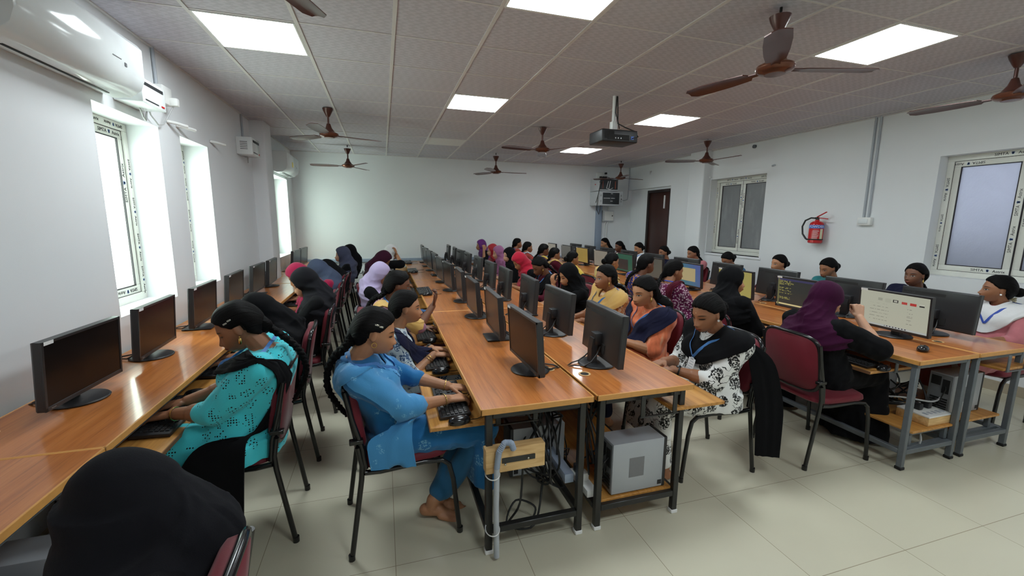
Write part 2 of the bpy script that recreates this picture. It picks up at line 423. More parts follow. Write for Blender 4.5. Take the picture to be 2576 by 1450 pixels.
struct(MB().box(XR+0.07, XR+0.3, 7.46, YF, 0, 2.31), 'wall_recess', M['wall'], 'recessed white wall around the dark door')
struct(MB().box(XL-0.3, XR+0.3, YF, YF+0.2, 0, H_CEIL), 'wall_far', M['wall'], 'plain white far wall')
struct(MB().box(XL-0.3, XR+0.3, YB-0.2, YB, 0, H_CEIL), 'wall_back', M['wall'])
def pillar(x0, x1, y0, y1, name, label):
    mb = MB(); mb.rbox(x0, x1, y0, y1, -0.05, H_CEIL+0.05, 0.022, 3); struct(mb, name, M['wall'], label)
pillar(XL-0.1, -1.43, 6.42, 6.79, 'wall_pier_left', 'white wall pier between the second and third window')
pillar(5.46, XR+0.1, 6.37, 6.75, 'wall_pier_right', 'white wall pier between the dark door and the grey window')
# ceiling bars
mb = MB()
for i in range(-4, 12):
    x = 0.1172+0.6*i
    if XL < x < XR: mb.box(x-0.012, x+0.012, YB, YF, H_CEIL-0.006, H_CEIL+0.01)
for j in range(-8, 12):
    y = 2.6167+0.6*j
    if YB < y < YF: mb.box(XL, XR, y-0.006, y+0.006, H_CEIL-0.004, H_CEIL+0.01)
mb.box(XL, XL+0.02, YB, YF, H_CEIL-0.008, H_CEIL+0.01); mb.box(XR-0.02, XR, YB, YF, H_CEIL-0.008, H_CEIL+0.01); mb.box(XL, XR, YF-0.02, YF, H_CEIL-0.008, H_CEIL+0.01)
struct(mb, 'trim_1', M['grid'], 'thin white bars of the ceiling grid')
for nm, b in (('baseboard_far', (XL, XR, YF-0.014, YF, 0, 0.1)), ('baseboard_left', (XL, XL+0.012, YB, YF, 0, 0.1)), ('baseboard_right', (XR-0.012, XR, YB, 6.37, 0, 0.1))):
    struct(MB().box(*b), nm, M['skirt'])
struct(MB().box(XL, 4.6, YF-0.012, YF, 0.492, 0.505), 'trim_2', M['greymetal'], 'thin dark line low on the far wall')
t = MB().rbox(XL+0.01, 4.62, YF-0.05, YF-0.001, 0.725, 0.79, 0.004).build('cable_trunking', M['trunk'])
tag(t, 'long blue grey cable trunking running along the far wall at desk height', 'cable trunking')
t = MB(); t.rbox(4.76, 4.9, YF-0.06, YF-0.001, 0.79, 1.98, 0.003)
for k in range(46): t.box(4.752, 4.762, YF-0.06, YF-0.01, 0.8+k*0.025, 0.81+k*0.025)
tag(t.build('cable_trunking', M['trunk']), 'upright slotted blue grey trunking below the wall racks', 'cable trunking')

# ------------------------------------------------------------------ windows
def lettered(mb, o, xd, yd, size, which=0):
    """printed film on the window profile: the maker's words and mark"""
    Mx = frame_m(o, xd, yd)
    a = text_mb('SIMTA', size); b = text_mb('Astrix', size)
    mb.cur = 0; mb.addm(a, Mx @ Matrix.Translation((-size*2.2, 0, 0))); mb.addm(b, Mx @ Matrix.Translation((size*2.25, 0, 0)))
    mb.cur = 1
    for an in (-50, -18, 18, 50):
        r = Matrix.Rotation(math.radians(an), 4, 'Z')
        mb.prism([(-size*0.09, -size*0.3), (size*0.09, -size*0.3), (size*0.12, size*0.25), (0, size*0.5), (-size*0.12, size*0.25)], 0, 0.0006, Mx @ r)
    mb.cur = 0
def upvc(idx, side, y0, y1, z0, z1, x, nsash, pane, label, texts):
    """side=+1: seen from +x (left wall), -1: seen from -x (right wall); x = room-side face"""
    s = side; d = 0.06
    def bx(mb, xa, xb, *r): mb.rbox(min(xa, xb), max(xa, xb), *r, 0.004)
    root = empty('window_%d' % idx, (x, (y0+y1)/2, z0)); root['kind'] = 'structure'; root['label'] = label
    off = Matrix.Translation((-x, -(y0+y1)/2, -z0))
    def put(mb, name, mats, parent=root):
        n = MB(); n.addm(mb, off if parent is root else Matrix()); return n.build(name, mats, parent)
    fr = MB(); w = 0.055
    for r in ((y0, y1, z0, z0+w), (y0, y1, z1-w, z1), (y0, y0+w, z0+w, z1-w), (y1-w, y1, z0+w, z1-w)): bx(fr, x-s*d, x, *r)
    put(fr, 'window_frame', M['upvc'])
    wid = (y1-y0-2*w)/nsash
    for k in range(nsash):
        a = y0+w+k*wid; b = a+wid; q = 0.062; xs = x-s*0.012*(1+k % 2)
        sm = MB()
        for r in ((a, b, z0+w, z0+w+q), (a, b, z1-w-q, z1-w), (a, a+q, z0+w+q, z1-w-q), (b-q, b, z0+w+q, z1-w-q)): bx(sm, xs-s*0.04, xs, *r)
        put(sm, 'sash', M['upvc'])
        g = MB()
        for r in ((a-0.002, b+0.002, z0+w-.002, z0+w+.004), (a-.002, b+.002, z1-w-.004, z1-w+.002), (a-.002, a+.004, z0+w, z1-w), (b-.004, b+.002, z0+w, z1-w),
                  (a+q-.005, b-q+.005, z0+w+q-.005, z0+w+q+.003), (a+q-.005, b-q+.005, z1-w-q-.003, z1-w-q+.005), (a+q-.005, a+q+.003, z0+w+q, z1-w-q), (b-q-.003, b-q+.005, z0+w+q, z1-w-q)):
            g.box(min(xs-s*0.01, xs+s*0.001), max(xs-s*0.01, xs+s*0.001), *r)
        put(g, 'gasket', M['gasket'])
        put(MB().box(min(xs-s*.022, xs-s*.016), max(xs-s*.022, xs-s*.016), a+q-.01, b-q+.01, z0+w+q-.01, z1-w-q+.01), 'pane', pane)
    lt = MB()
    for ty, tz, vert, size, dx in texts:
        xd, yd = ((0, 1, 0) if s > 0 else (0, -1, 0)), (0, 0, 1)
        if vert == 1: xd, yd = (0, 0, 1), ((0, -1, 0) if s > 0 else (0, 1, 0))
        if vert == -1: xd, yd = (0, 0, -1), ((0, 1, 0) if s > 0 else (0, -1, 0))
        if vert == 2: xd, yd = ((0, -1, 0) if s > 0 else (0, 1, 0)), (0, 0, -1)
        lettered(lt, (x+s*0.0006-s*dx, ty, tz), xd, yd, size)
    put(lt, 'lettering', [M['ink'], M['blueink']])
    return root
xf = XL-0.2
up, dn, fl = 1, -1, 2
upvc(1, 1, *W1, xf, 1, M['glass'], 'tall narrow bright window nearest the camera in the left wall',
     [(3.98-.027, 1.35, dn, .03, 0), (3.98-.027, 1.62, dn, .03, 0), (3.98-.027, 1.9, dn, .03, 0), (3.98-.09, 1.83, up, .04, .012), (3.98-.027, 1.1, dn, .03, 0), (3.75, .955+.085, fl, .035, .012), (3.78, 2.257-.085, 0, .035, .012), (3.5, 2.257-.085, 0, .035, .012), (3.82, 2.257-.027, fl, .03, 0), (3.55, 2.257-.027, 0, .03, 0)])
upvc(2, 1, *W2, xf, 1, M['glass'], 'narrow bright window second from the camera in the left wall',
     [(4.935-.027, 1.25, up, .03, 0), (4.935-.027, 1.55, dn, .03, 0), (4.935-.027, 1.85, up, .03, 0), (4.935-.027, 2.1, dn, .03, 0), (4.935-.09, 1.7, up, .04, .012), (4.935-.09, 2.05, dn, .035, .012), (4.75, 2.257-.027, 0, .03, 0)])
upvc(3, 1, *W3, xf, 1, M['glass'], 'slim bright window beyond the left wall pier', [(8.52-.027, 1.6, up, .03, 0)])
xr = XR+0.13
upvc(4, -1, *W4, xr, 2, M['frostgrey'], 'grey two-pane window with dusty dark glass in the right wall',
     [(6.0, 2.33-.027, 0, .034, 0), (5.72, 2.33-.027, 0, .034, 0), (6.05, 2.33-.09, fl, .034, .024), (5.5, 2.33-.09, fl, .034, .012), (6.35-.027, 1.5, up, .03, 0), (6.32, 2.1, dn, .026, 0), (5.806, 2.0, up, .034, .024), (5.744, 1.95, up, .034, .012), (5.745, 1.6, up, .034, .012), (5.806, 1.35, up, .034, .024), (5.3, 2.33-.027, 0, .034, 0)])
upvc(5, -1, *W5, xr, 3, M['frostblue'], 'wide frosted bluish window nearest the camera in the right wall',
     [(2.6, 2.29-.027, 0, .036, 0), (2.92, 2.29-.085, fl, .036, .012), (2.63, 1.045+.085, 0, .036, .012), (3.085-.027, 1.95, dn, .034, 0), (3.085-.027, 1.25, dn, .034, 0), (3.085-.027, 1.6, dn, .026, 0), (2.503, 1.8, up, .036, .012), (2.503, 1.45, up, .036, .012), (2.441, 2.1, up, .036, .024), (2.441, 1.7, up, .036, .024), (2.2, 1.045+.027, 0, .036, 0), (2.2, 2.29-.085, fl, .036, .024)])
struct(MB().rbox(XR-0.012, XR+0.14, 5.16, 6.38, 1.005, 1.045, 0.006), 'trim_3', M['wall'], 'white sill under the grey window')
# unseen walls added to dim the grey window and shade the bluish one's foot
struct(MB().box(XR+0.9, XR+1.0, 4.6, 7.4, -0.1, 3.4), 'wall_light_blocker', M['ext'])
struct(MB().box(XR+0.5, XR+0.58, -1.0, 4.4, -0.1, 1.4), 'wall_low_light_blocker', M['ext'])

# ------------------------------------------------------------------ door
d = empty('door_1', (XR+0.07, 7.87, 0)); d['kind'] = 'structure'; d['label'] = 'dark brown door at the far end of the right wall'
fm = MB(); fm.rbox(-0.05, 0.03, -0.41, -0.35, 0, 2.26, .006); fm.rbox(-0.05, 0.03, 0.35, 0.41, 0, 2.26, .006); fm.rbox(-0.05, 0.03, -0.35, 0.35, 2.2, 2.26, .006)
fm.build('door_frame', M['doorframe'], d)
lf = MB(); lf.rbox(-0.02, 0.02, -0.35, 0.35, 0.01, 2.2, .004); lf.build('door_leaf', M['door'], d)
MB().rbox(-0.045, -0.02, -0.2, -0.165, 1.86, 2.13, .006).build('tower_bolt', M['label'], d)

# ------------------------------------------------------------------ ceiling lights
def light_panel(x, y, label, lit=True):
    r = empty('ceiling_light', (x, y, H_CEIL)); tag(r, label, 'ceiling light', 'square light panels in the ceiling')
    f = MB()
    for a in ((-.288, .288, -.288, -.276), (-.288, .288, .276, .288), (-.288, -.276, -.276, .276), (.276, .288, -.276, .276)): f.box(*a, -0.008, 0.004)
    f.build('frame', M['white'], r); MB().box(-.277, .277, -.277, .277, -0.006, -0.002).build('diffuser', M['lamp' if lit else 'blank'], r)
    return r
def gc(c, r): return 0.1172+0.6*c+0.3, 2.6167+0.6*r+0.3
light_panel(*gc(-2, 1), 'lit square ceiling panel beside the wall air conditioner')
light_panel(*gc(1, -1), 'lit ceiling panel cut by the top edge of the photo')
light_panel(*gc(5, -1), 'lit ceiling panel beside the nearest ceiling fan on the right')
light_panel(*gc(1, 3), 'lit ceiling panel in the middle of the room')
light_panel(*gc(5, 3), 'lit ceiling panel just beyond the projector')
light_panel(*gc(5, 7), 'farthest lit ceiling panel, beyond the projector')
light_panel(*gc(1, 7), 'unlit pale ceiling panel near the far wall', False)
for c, r, w_ in ((1, -5, 'middle'), (5, -5, 'right')): light_panel(*gc(c, r), 'lit ceiling panel behind the camera, %s of the room' % w_)

# ------------------------------------------------------------------ fans
def fan_proto():
    r = empty('ceiling_fan'); rod = 0.0
    c = MB(); c.lathe([(0.012, -0.0), (0.058, -0.005), (0.05, -0.03), (0.028, -0.075), (0.016, -0.095), (0.012, -0.096)], 20); c.build('canopy', M['fan'], r)
    MB().tube([(0, 0, -0.08), (0, 0, -0.2)], 0.011, 10).build('down_rod', M['fan'], r)
    h = MB(); h.lathe([(0.012, -0.165), (0.02, -0.17), (0.034, -0.215), (0.06, -0.25), (0.064, -0.258), (0.03, -0.262)], 20); h.build('cup', M['fan'], r)
    m = MB(); m.lathe([(0.02, -0.255), (0.075, -0.262), (0.1, -0.275), (0.105, -0.288), (0.1, -0.302), (0.085, -0.312), (0.06, -0.318), (0.055, -0.324), (0.01, -0.326)], 28)
    m.build('motor', M['fancopper'], r)
    for k in range(3):
        b = MB(); rows = []; Rm = Matrix.Rotation(2*PI*k/3, 4, 'Z')
        for s, w, tilt in ((0.09, 0.022, 0), (0.15, 0.024, 2), (0.17, 0.05, 8), (0.3, 0.062, 9), (0.45, 0.066, 9), (0.57, 0.06, 8), (0.6, 0.03, 8)):
            tz = math.radians(tilt); row = []
            for q in (-1, -0.5, 0, 0.5, 1): row.append(V((s, q*w*math.cos(tz), -0.29+q*w*math.sin(tz)-0.006*q*q)))
            rows.append([p+V((0, 0, 0.0025)) for p in row]+[p-V((0, 0, 0.0025)) for p in row[::-1]])
        b.loft([[Rm @ p for p in rr] for rr in rows]); b.build('blade', M['fan'], r)
    return r
FP = fan_proto(); first = True
for x, y, zt, ang, lab in ((-0.55, 5.45, 0.0, 20, 'brown ceiling fan in front of the left wall pier'),
        (-0.53, 8.0, -0.05, 60, 'brown ceiling fan near the far left corner'), (2.08, 7.94, -0.05, 0, 'brown ceiling fan low against the middle of the far wall'),
        (2.11, 5.58, 0.0, 70, 'brown ceiling fan hanging left of the projector'), (4.76, 5.52, -0.02, 35, 'brown ceiling fan in front of the right wall pier'),
        (4.80, 8.04, -0.05, 10, 'brown ceiling fan above the wall racks in the far right corner'), (2.27, 2.12, -0.04, -17, 'large near ceiling fan right of centre beside a lit panel'),
        (4.50, 2.10, 0.0, 100, 'brown ceiling fan cut by the right edge of the photo'), (-0.50, 1.80, 0.0, 66, 'brown ceiling fan at the top edge, only a blade in view')):
    o = FP if first else copy_tree(FP); first = False
    o.location = (x, y, H_CEIL-0.005+zt); o.rotation_euler = (0, 0, math.radians(ang)); tag(o, lab, 'ceiling fan', 'brown ceiling fans')
    if zt < 0: MB().tube([(0, 0, 0.02), (0, 0, -zt+0.004)], 0.008, 8).build('hook_rod', M['vent'], o)

# ------------------------------------------------------------------ projector
p = empty('projector', (2.28, 4.0, 2.36)); tag(p, 'black ceiling projector hanging from a white pole', 'projector')
b = MB(); b.rbox(-0.2, 0.2, -0.14, 0.14, 0.0, 0.12, 0.014, 3); b.build('body', M['plastic'], p)
b = MB(); b.rbox(-0.14, 0.1, -0.145, -0.136, 0.02, 0.07, 0.003)
for k in range(9): b.box(-0.17+k*0.012, -0.164+k*0.012, -0.143, -0.136, 0.03, 0.1)
b.build('port_panel', M['vent'], p)
for k in range(3): MB().box(-0.06+0.03*k, -0.05+0.03*k, -0.148, -0.144, 0.03, 0.042).build('socket', M['silver'], p)
MB().box(0.12, 0.15, -0.146, -0.138, 0.03, 0.06).build('vga_plug', M['blue'], p)
b = MB(); b.rbox(-0.06, 0.06, -0.06, 0.06, 0.12, 0.135, .003); b.rbox(-0.03, 0.03, -0.03, 0.03, 0.13, 0.22, .004); b.build('mount', M['white'], p)
MB().tube([(0, 0, 0.18), (0, 0, 0.468)], 0.02, 12).build('pole', M['white'], p)
cb = MB(); cb.tube([(0.02, -.02, 0.46), (0.025, -.03, 0.3), (0.03, -.03, 0.2), (0.1, -.06, 0.16), (0.19, -.1, 0.12), (0.2, -.14, 0.06), (0.13, -.15, 0.04)], 0.006, 6)
cb.tube([(0.01, -.025, 0.46), (0.0, -.03, 0.3), (0.03, -.04, 0.2), (0.02, -.08, 0.14)], 0.005, 6); cb.build('cable', M['cable'], p)

# ------------------------------------------------------------------ air conditioners, boxes and stubs on the left wall
def air_con(y0, y1, z0, z1, label, dark):
    r = empty('air_conditioner', (XL, (y0+y1)/2, z0)); tag(r, label, 'air conditioner'); L = (y1-y0)/2; h = z1-z0
    prof = [(0.0, 0.02), (0.06, 0.0), (0.15, 0.012), (0.205, 0.055), (0.225, 0.11), (0.228, h-0.03), (0.21, h-0.005), (0.19, h), (0.0, h)]
    def slab(pr, a, b, mb): mb.loft([[V((x, yy, z)) for x, z in pr] for yy in (a, b)]); return mb
    mb = MB(); e = [(x*0.985, 0.006+z*0.97) for x, z in prof]
    mb.loft([[V((x*0.97+.002, -L, z)) for x, z in e]] + [[V((x, -L+.012, z)) for x, z in prof], [V((x, L-.012, z)) for x, z in prof]] + [[V((x*0.97+.002, L, z)) for x, z in e]])
    mb.build('casing', M['acwhite'], r, 35)
    v = MB()
    for a, b in ((0.068, 0.085), (0.095, 0.122), (0.128, 0.142)) if dark else ((0.075, 0.09),):
        v.box(a, b, -L+0.12, L-0.12, 0.001 if a < .09 else 0.0045+(a-.09)*.12, 0.02)
    v.build('air_outlet', M['vent'], r)
    fl_ = MB(); fl_.rbox(0.12, 0.2, -L+0.07, L-0.1, 0.006, 0.014, .002, 1, Matrix.Translation((0, 0, -.012)) @ Matrix.Rotation(math.radians(-22), 4, 'Y') @ Matrix.Translation((0, 0, .03)))
    fl_.build('flap', M['acwhite'], r)
    mk = MB(); mk.box(0.226, 0.2285, L-0.33, L-0.25, h*0.5, h*0.5+.004); mk.box(0.226, 0.2285, L-0.22, L-0.2, h*0.42, h*0.42+.02); mk.build('emblem', M['logo'], r)
    return r
a = air_con(2.35, 3.33, 2.30, 2.615, 'white glossy wall air conditioner cut by the top left corner', False)
a = air_con(7.50, 8.42, 2.285, 2.61, 'white air conditioner high on the left wall beyond the pier', True)
MB().rbox(0.226, 0.2295, -0.12, -0.05, .12, .2, .001).build('sticker', M['yellow'], a)
def stabilizer(y0, y1, z0, z1, dep, label):
    r = empty('voltage_stabilizer', (XL, (y0+y1)/2, z0)); tag(r, label, 'voltage stabilizer'); w = (y1-y0)/2; h = z1-z0
    MB().rbox(0, dep, -w, w, 0, h, 0.008).build('case', M['acwhite'], r)
    q = MB(); q.box(dep-.001, dep+.002, -w*.8, w*.8, h*.72, h*.86); q.box(dep-.001, dep+.002, -w*.8, w*.3, h*.12, h*.17)
    for k in range(5): q.box(dep*.25, dep*.7, -w-.001, -w+.002, h*(.3+.1*k), h*(.3+.1*k)+.006)
    q.build('display', M['ink'], r)
    MB().box(dep-.001, dep+.003, w*.55, w*.8, h*.12, h*.19).build('indicator', M['red'], r)
    c = MB(); c.tube([(0.05, w*.3, 0), (0.05, w*.5, -.05), (0.03, w, -.06), (0.02, w+.06, 0.03), (0.02, w+.05, .12)], .006, 6); c.build('cable', M['greycable'], r)
stabilizer(3.43, 3.74, 2.315, 2.47, 0.16, 'white stabilizer box under the right end of the near air conditioner')
stabilizer(5.82, 6.14, 2.32, 2.52, 0.17, 'white stabilizer box on the wall beside the left wall pier')
s = empty('socket_box', (XL, 4.02, 2.43)); tag(s, 'white socket box with a plug below the conduit on the left wall', 'socket')
MB().rbox(0, 0.07, -.075, .075, 0, 0.13, .006).build('box', M['white'], s)
MB().rbox(0.06, 0.12, .02, .07, 0.0, 0.06, .01).build('plug', M['white'], s)
c = MB(); c.tube([(0.08, .05, 0.0), (0.06, .0, -.08), (0.03, -.02, -.15), (0.03, -.1, -.17), (.03, -.2, -.12), (.05, -.28, -.08)], .005, 6); c.build('cable', M['greycable'], s)
def conduit(pts, label, r=0.011, mat='conduit', group=None):
    o = MB().tube(pts, r, 10).build('conduit_pipe', M[mat]); tag(o, label, 'conduit', group); return o
conduit([(XL+.013, 4.0, H_CEIL), (XL+.013, 4.0, 2.56)], 'grey conduit from the ceiling to the socket box on the left wall')
conduit([(XL+.013, 6.08, H_CEIL), (XL+.013, 6.08, 2.52)], 'grey conduit from the ceiling to the stabilizer beside the left pier')
for y, z, lab in ((4.2, 2.33, 'white pipe stub on the left wall above the gap between the first two windows'), (4.36, 2.33, 'white pipe stub at the near top corner of the second window'), (5.08, 2.325, 'white pipe stub right of the second window')):
    b = MB(); b.tube([(XL, y-.07, z), (XL+.05, y-.03, z-.005), (XL+.09, y+.06, z-.01)], 0.013, 10); o = b.build('pipe_stub', M['white']); tag(o, lab, 'pipe stub')
    MB().tube([(XL+.0885, y+.057, z-.01), (XL+.0915, y+.063, z-.0103)], .0105, 10).build('opening', M['vent'], o)

# ------------------------------------------------------------------ right wall: extinguisher, switch, conduits
e = empty('fire_extinguisher', (XR-0.1, 4.25, 1.32)); tag(e, 'red powder fire extinguisher hanging on the right wall', 'fire extinguisher')
R_ = 0.082
b = MB(); b.lathe([(0.05, 0.0), (0.07, 0.002), (R_, 0.012), (R_, 0.24), (R_*.9, 0.268), (R_*.6, 0.288), (0.025, 0.296), (0.025, 0.31)], 32); b.build('cylinder', M['red'], e)
MB().lathe([(R_+.001, .198), (R_+.001, .243)], 32, cap=False).build('blue_band', M['blue'], e)
def wrap(mb, txt, size, zc, a0, rr):
    t = text_mb(txt, size, .0003)
    mb.add([V(((rr+p[2])*math.cos(a0+p[0]/rr), (rr+p[2])*math.sin(a0+p[0]/rr), zc+p[1])) for p in t.v], t.f)
fa = PI+math.radians(38)
lt = MB(); wrap(lt, 'POWDER', .045, .22, fa, R_+.002); lt.build('lettering', M['label'], e)
l = MB(); cyl = lambda a0, a1, z0, z1, rr: l.grid([[V((rr*math.cos(a), rr*math.sin(a), z)) for a in np.linspace(a0, a1, 8)] for z in (z0, z1)])
for k in range(14): cyl(fa-.5, fa+.15+.3*rng.random(), .17-.009*k, .1722-.009*k, R_+.0012)
l.build('small_print', M['label'], e)
l = MB(); cyl(fa+.55, fa+1.0, .06, .19, R_+.0015); l.build('label', M['cream'], e)
MB().lathe([(R_+.003, .045), (R_+.003, .06)], 32, cap=False).build('strap', M['vent'], e)
h = MB(); h.lathe([(0.02, .3), (0.022, .335), (0.012, .34)], 14); h.rbox(-.012, .012, -.02, .03, .325, .345, .004); h.build('valve', M['blackglossmetal'], e)
h = MB(); h.rbox(-.01, .01, -.13, .01, -.006, .006, .003, 1, Matrix.Translation((0, 0.0, .35)) @ Matrix.Rotation(math.radians(-28), 4, 'X')); h.rbox(-.01, .01, -.13, .0, -.005, .005, .003, 1, Matrix.Translation((0, -.01, .335)) @ Matrix.Rotation(math.radians(6), 4, 'X'))
h.build('handle', M['red'], e)
h = MB(); h.tube([(0, .02, .33), (-.01, .08, .335), (-.02, .15, .30), (-.02, .185, .22), (-.02, .17, .12), (-.02, .12, .06), (-.02, .095, .045)], .011, 10); h.build('hose', M['cable'], e)
MB().rbox(R_-.01, .1, -.02, .02, .2, .26, .003).build('bracket', M['blackmetal'], e)
s = empty('switch_box', (XR, 3.715, 1.565)); tag(s, 'white switch box below twin conduits on the right wall', 'switch box')
MB().rbox(-.05, 0, -.075, .075, 0, .095, .006).build('box', M['white'], s)
MB().rbox(-.058, -.048, -.045, .06, .02, .075, .004).build('switch', M['acwhite'], s)
conduit([(XR-.013, 3.755, H_CEIL), (XR-.013, 3.745, 1.66)], 'left one of twin grey conduits above the white switch box', .012)
conduit([(XR-.013, 3.70, H_CEIL), (XR-.013, 3.69, 1.66)], 'right one of twin grey conduits above the white switch box', .012)
o = MB().tube([(XR, 5.47, 2.76), (XR-.03, 5.47, 2.76)], .028, 16).build('round_vent_outlet', M['greymetal']); tag(o, 'round grey cap on the right wall under the ceiling', 'vent outlet')
o = MB().tube([(XR, 8.15, 2.66), (XR-.04, 8.15, 2.65), (XR-.05, 8.12, 2.60)], .014, 10).build('pipe_stub', M['white']); tag(o, 'white pipe stub high above the dark door', 'pipe stub')
o = MB().tube([(XR, 5.12, 2.43), (XR-.03, 5.06, 2.43)], .014, 10).build('pipe_stub', M['conduit']); tag(o, 'grey pipe stub above the near end of the grey window', 'pipe stub')
o = MB().tube([(XR, 6.36, 2.37), (XR-.05, 6.34, 2.37)], .014, 10).build('pipe_stub', M['white']); tag(o, 'white pipe stub beside the right wall pier', 'pipe stub')

# ------------------------------------------------------------------ wall racks in the far corner
def rack(x0, x1, z0, z1, y0, label, inside):
    r = empty('wall_rack', ((x0+x1)/2, y0, z0)); tag(r, label, 'network rack'); w = (x1-x0)/2; h = z1-z0; d = YF-y0-.001
    MB().rbox(-w, w, 0, d, 0, h, .006).build('cabinet', M['rack'], r)
    g = MB(); 
    if inside == 'open':
        g.rbox(-w+.02, w-.02, -.006, .002, .03, h-.02, .002); g.build('door_glass', M['rackglass'], r)
        MB().box(-w*.65, -w*.6, -.009, -.004, .05, h-.06).build('rack_post', M['rust'], r); MB().box(w*.62, w*.7, -.009, -.004, .05, h-.06).build('rack_post', M['rust'], r)
        q = MB(); q.tube([(-.06, -.01, .05), (-.02, -.012, h-.06)], .006, 6); q.tube([(0, -.01, .05), (.03, -.012, h-.05)], .006, 6); q.tube([(-.06, -.01, .06), (.02, -.014, .03), (.1, -.01, .07)], .005, 6); q.build('patch_lead', M['label'], r)
        MB().box(-w-.001, -w+.001, .15, .2, h*.5, h*.5+.02).build('sticker', M['red'], r)
    else:
        g.rbox(-w*.72, w*.68, -.008, .002, .03, h-.03, .004); g.build('door_glass', M['rackglass'], r)
        for q4 in ((-w*.65, -w*.1, -.0095, -.006, h*.5, h*.53), (-w*.02, w*.3, -.0095, -.006, h*.5, h*.53)): MB().box(*q4).build('network_switch', M['label'], r)
        for q4 in ((-w*.05, w*.12, -.0095, -.006, h*.82, h*.85), (-w*.08, w*.12, -.0095, -.006, h*.3, h*.33)): MB().box(*q4).build('label_plate', M['label'], r)
        q = MB()
        for sx in (-.86, .85):
            for zz in (.25, .3, .35, .65, .7, .75): q.box(w*sx-.012, w*sx+.012, -.003, .001, h*zz, h*zz+.006)
        q.build('vent_slots', M['vent'], r); MB().ball((w*.87, -.006, h*.47), .012, 8, 6).build('lock', M['vent'], r)
    return r
rack(4.60, 5.08, 2.25, 2.52, 8.58, 'upper grey wall rack with smoked glass door and orange posts', 'open')
rack(4.60, 5.19, 1.93, 2.24, 8.55, 'lower grey wall rack with white network equipment inside', 'shut')
s = empty('socket_box', (4.86, YF, 2.535)); tag(s, 'white power socket box with black plugs above the wall racks', 'socket')
MB().rbox(-.12, .12, -.06, 0, 0, .15, .006).build('box', M['white'], s)
for x, z in ((-.05, .04), (0.02, .04), (.08, .04), (.08, .13)): MB().rbox(x-.022, x+.022, -.11, -.055, z-.018, z+.022, .008).build('plug', M['plastic'], s)
c = MB(); c.tube([(-.05, -.1, .03), (-.2, -.2, -.02), (-.27, -.5, -.12), (-.32, -.5, -.4), (-.33, -.48, -.7), (-.27, -.47, -.8), (-.24, -.46, -.7), (-.22, -.44, -.6)], .008, 6)
c.tube([(.02, -.1, .03), (-.1, -.3, -.06), (-.24, -.48, -.1), (-.3, -.48, -.35), (-.35, -.47, -.55)], .007, 6); c.tube([(.1, -.1, .05), (.2, -.2, .0), (.22, -.3, -.03)], .007, 6); c.build('power_lead', M['cable'], s)
b = empty('distribution_box', (5.06, YF, 1.58)); tag(b, 'small white distribution box under the wall racks', 'distribution box')
MB().rbox(-.14, .14, -.07, 0, 0, .25, .006).build('box', M['rack'], b); MB().rbox(-.1, .13, -.078, -.068, .02, .23, .004).build('door', M['white'], b); MB().ball((.1, -.08, .13), .014, 8, 6).build('latch', M['vent'], b)
MB().tube([(0.0, -.03, .25), (0.02, -.03, .33)], .02, 8).build('gland', M['white'], b)
for dx, lab in ((0, 'left white pipe below the distribution box'), (.06, 'right white pipe below the distribution box')):
    conduit([(5.03+dx, YF-.02, 1.58), (5.0+dx, YF-.02, 1.5), (4.98+dx, YF-.02, .8)], lab, .012, 'white')
conduit([(5.19, YF-.02, 2.08), (5.5, YF-.02, 2.07), (5.58, YF-.02, 2.1), (5.59, YF-.02, 2.2), (5.60, YF-.02, H_CEIL)], 'bent grey conduit from the lower rack up the far right corner', .01)
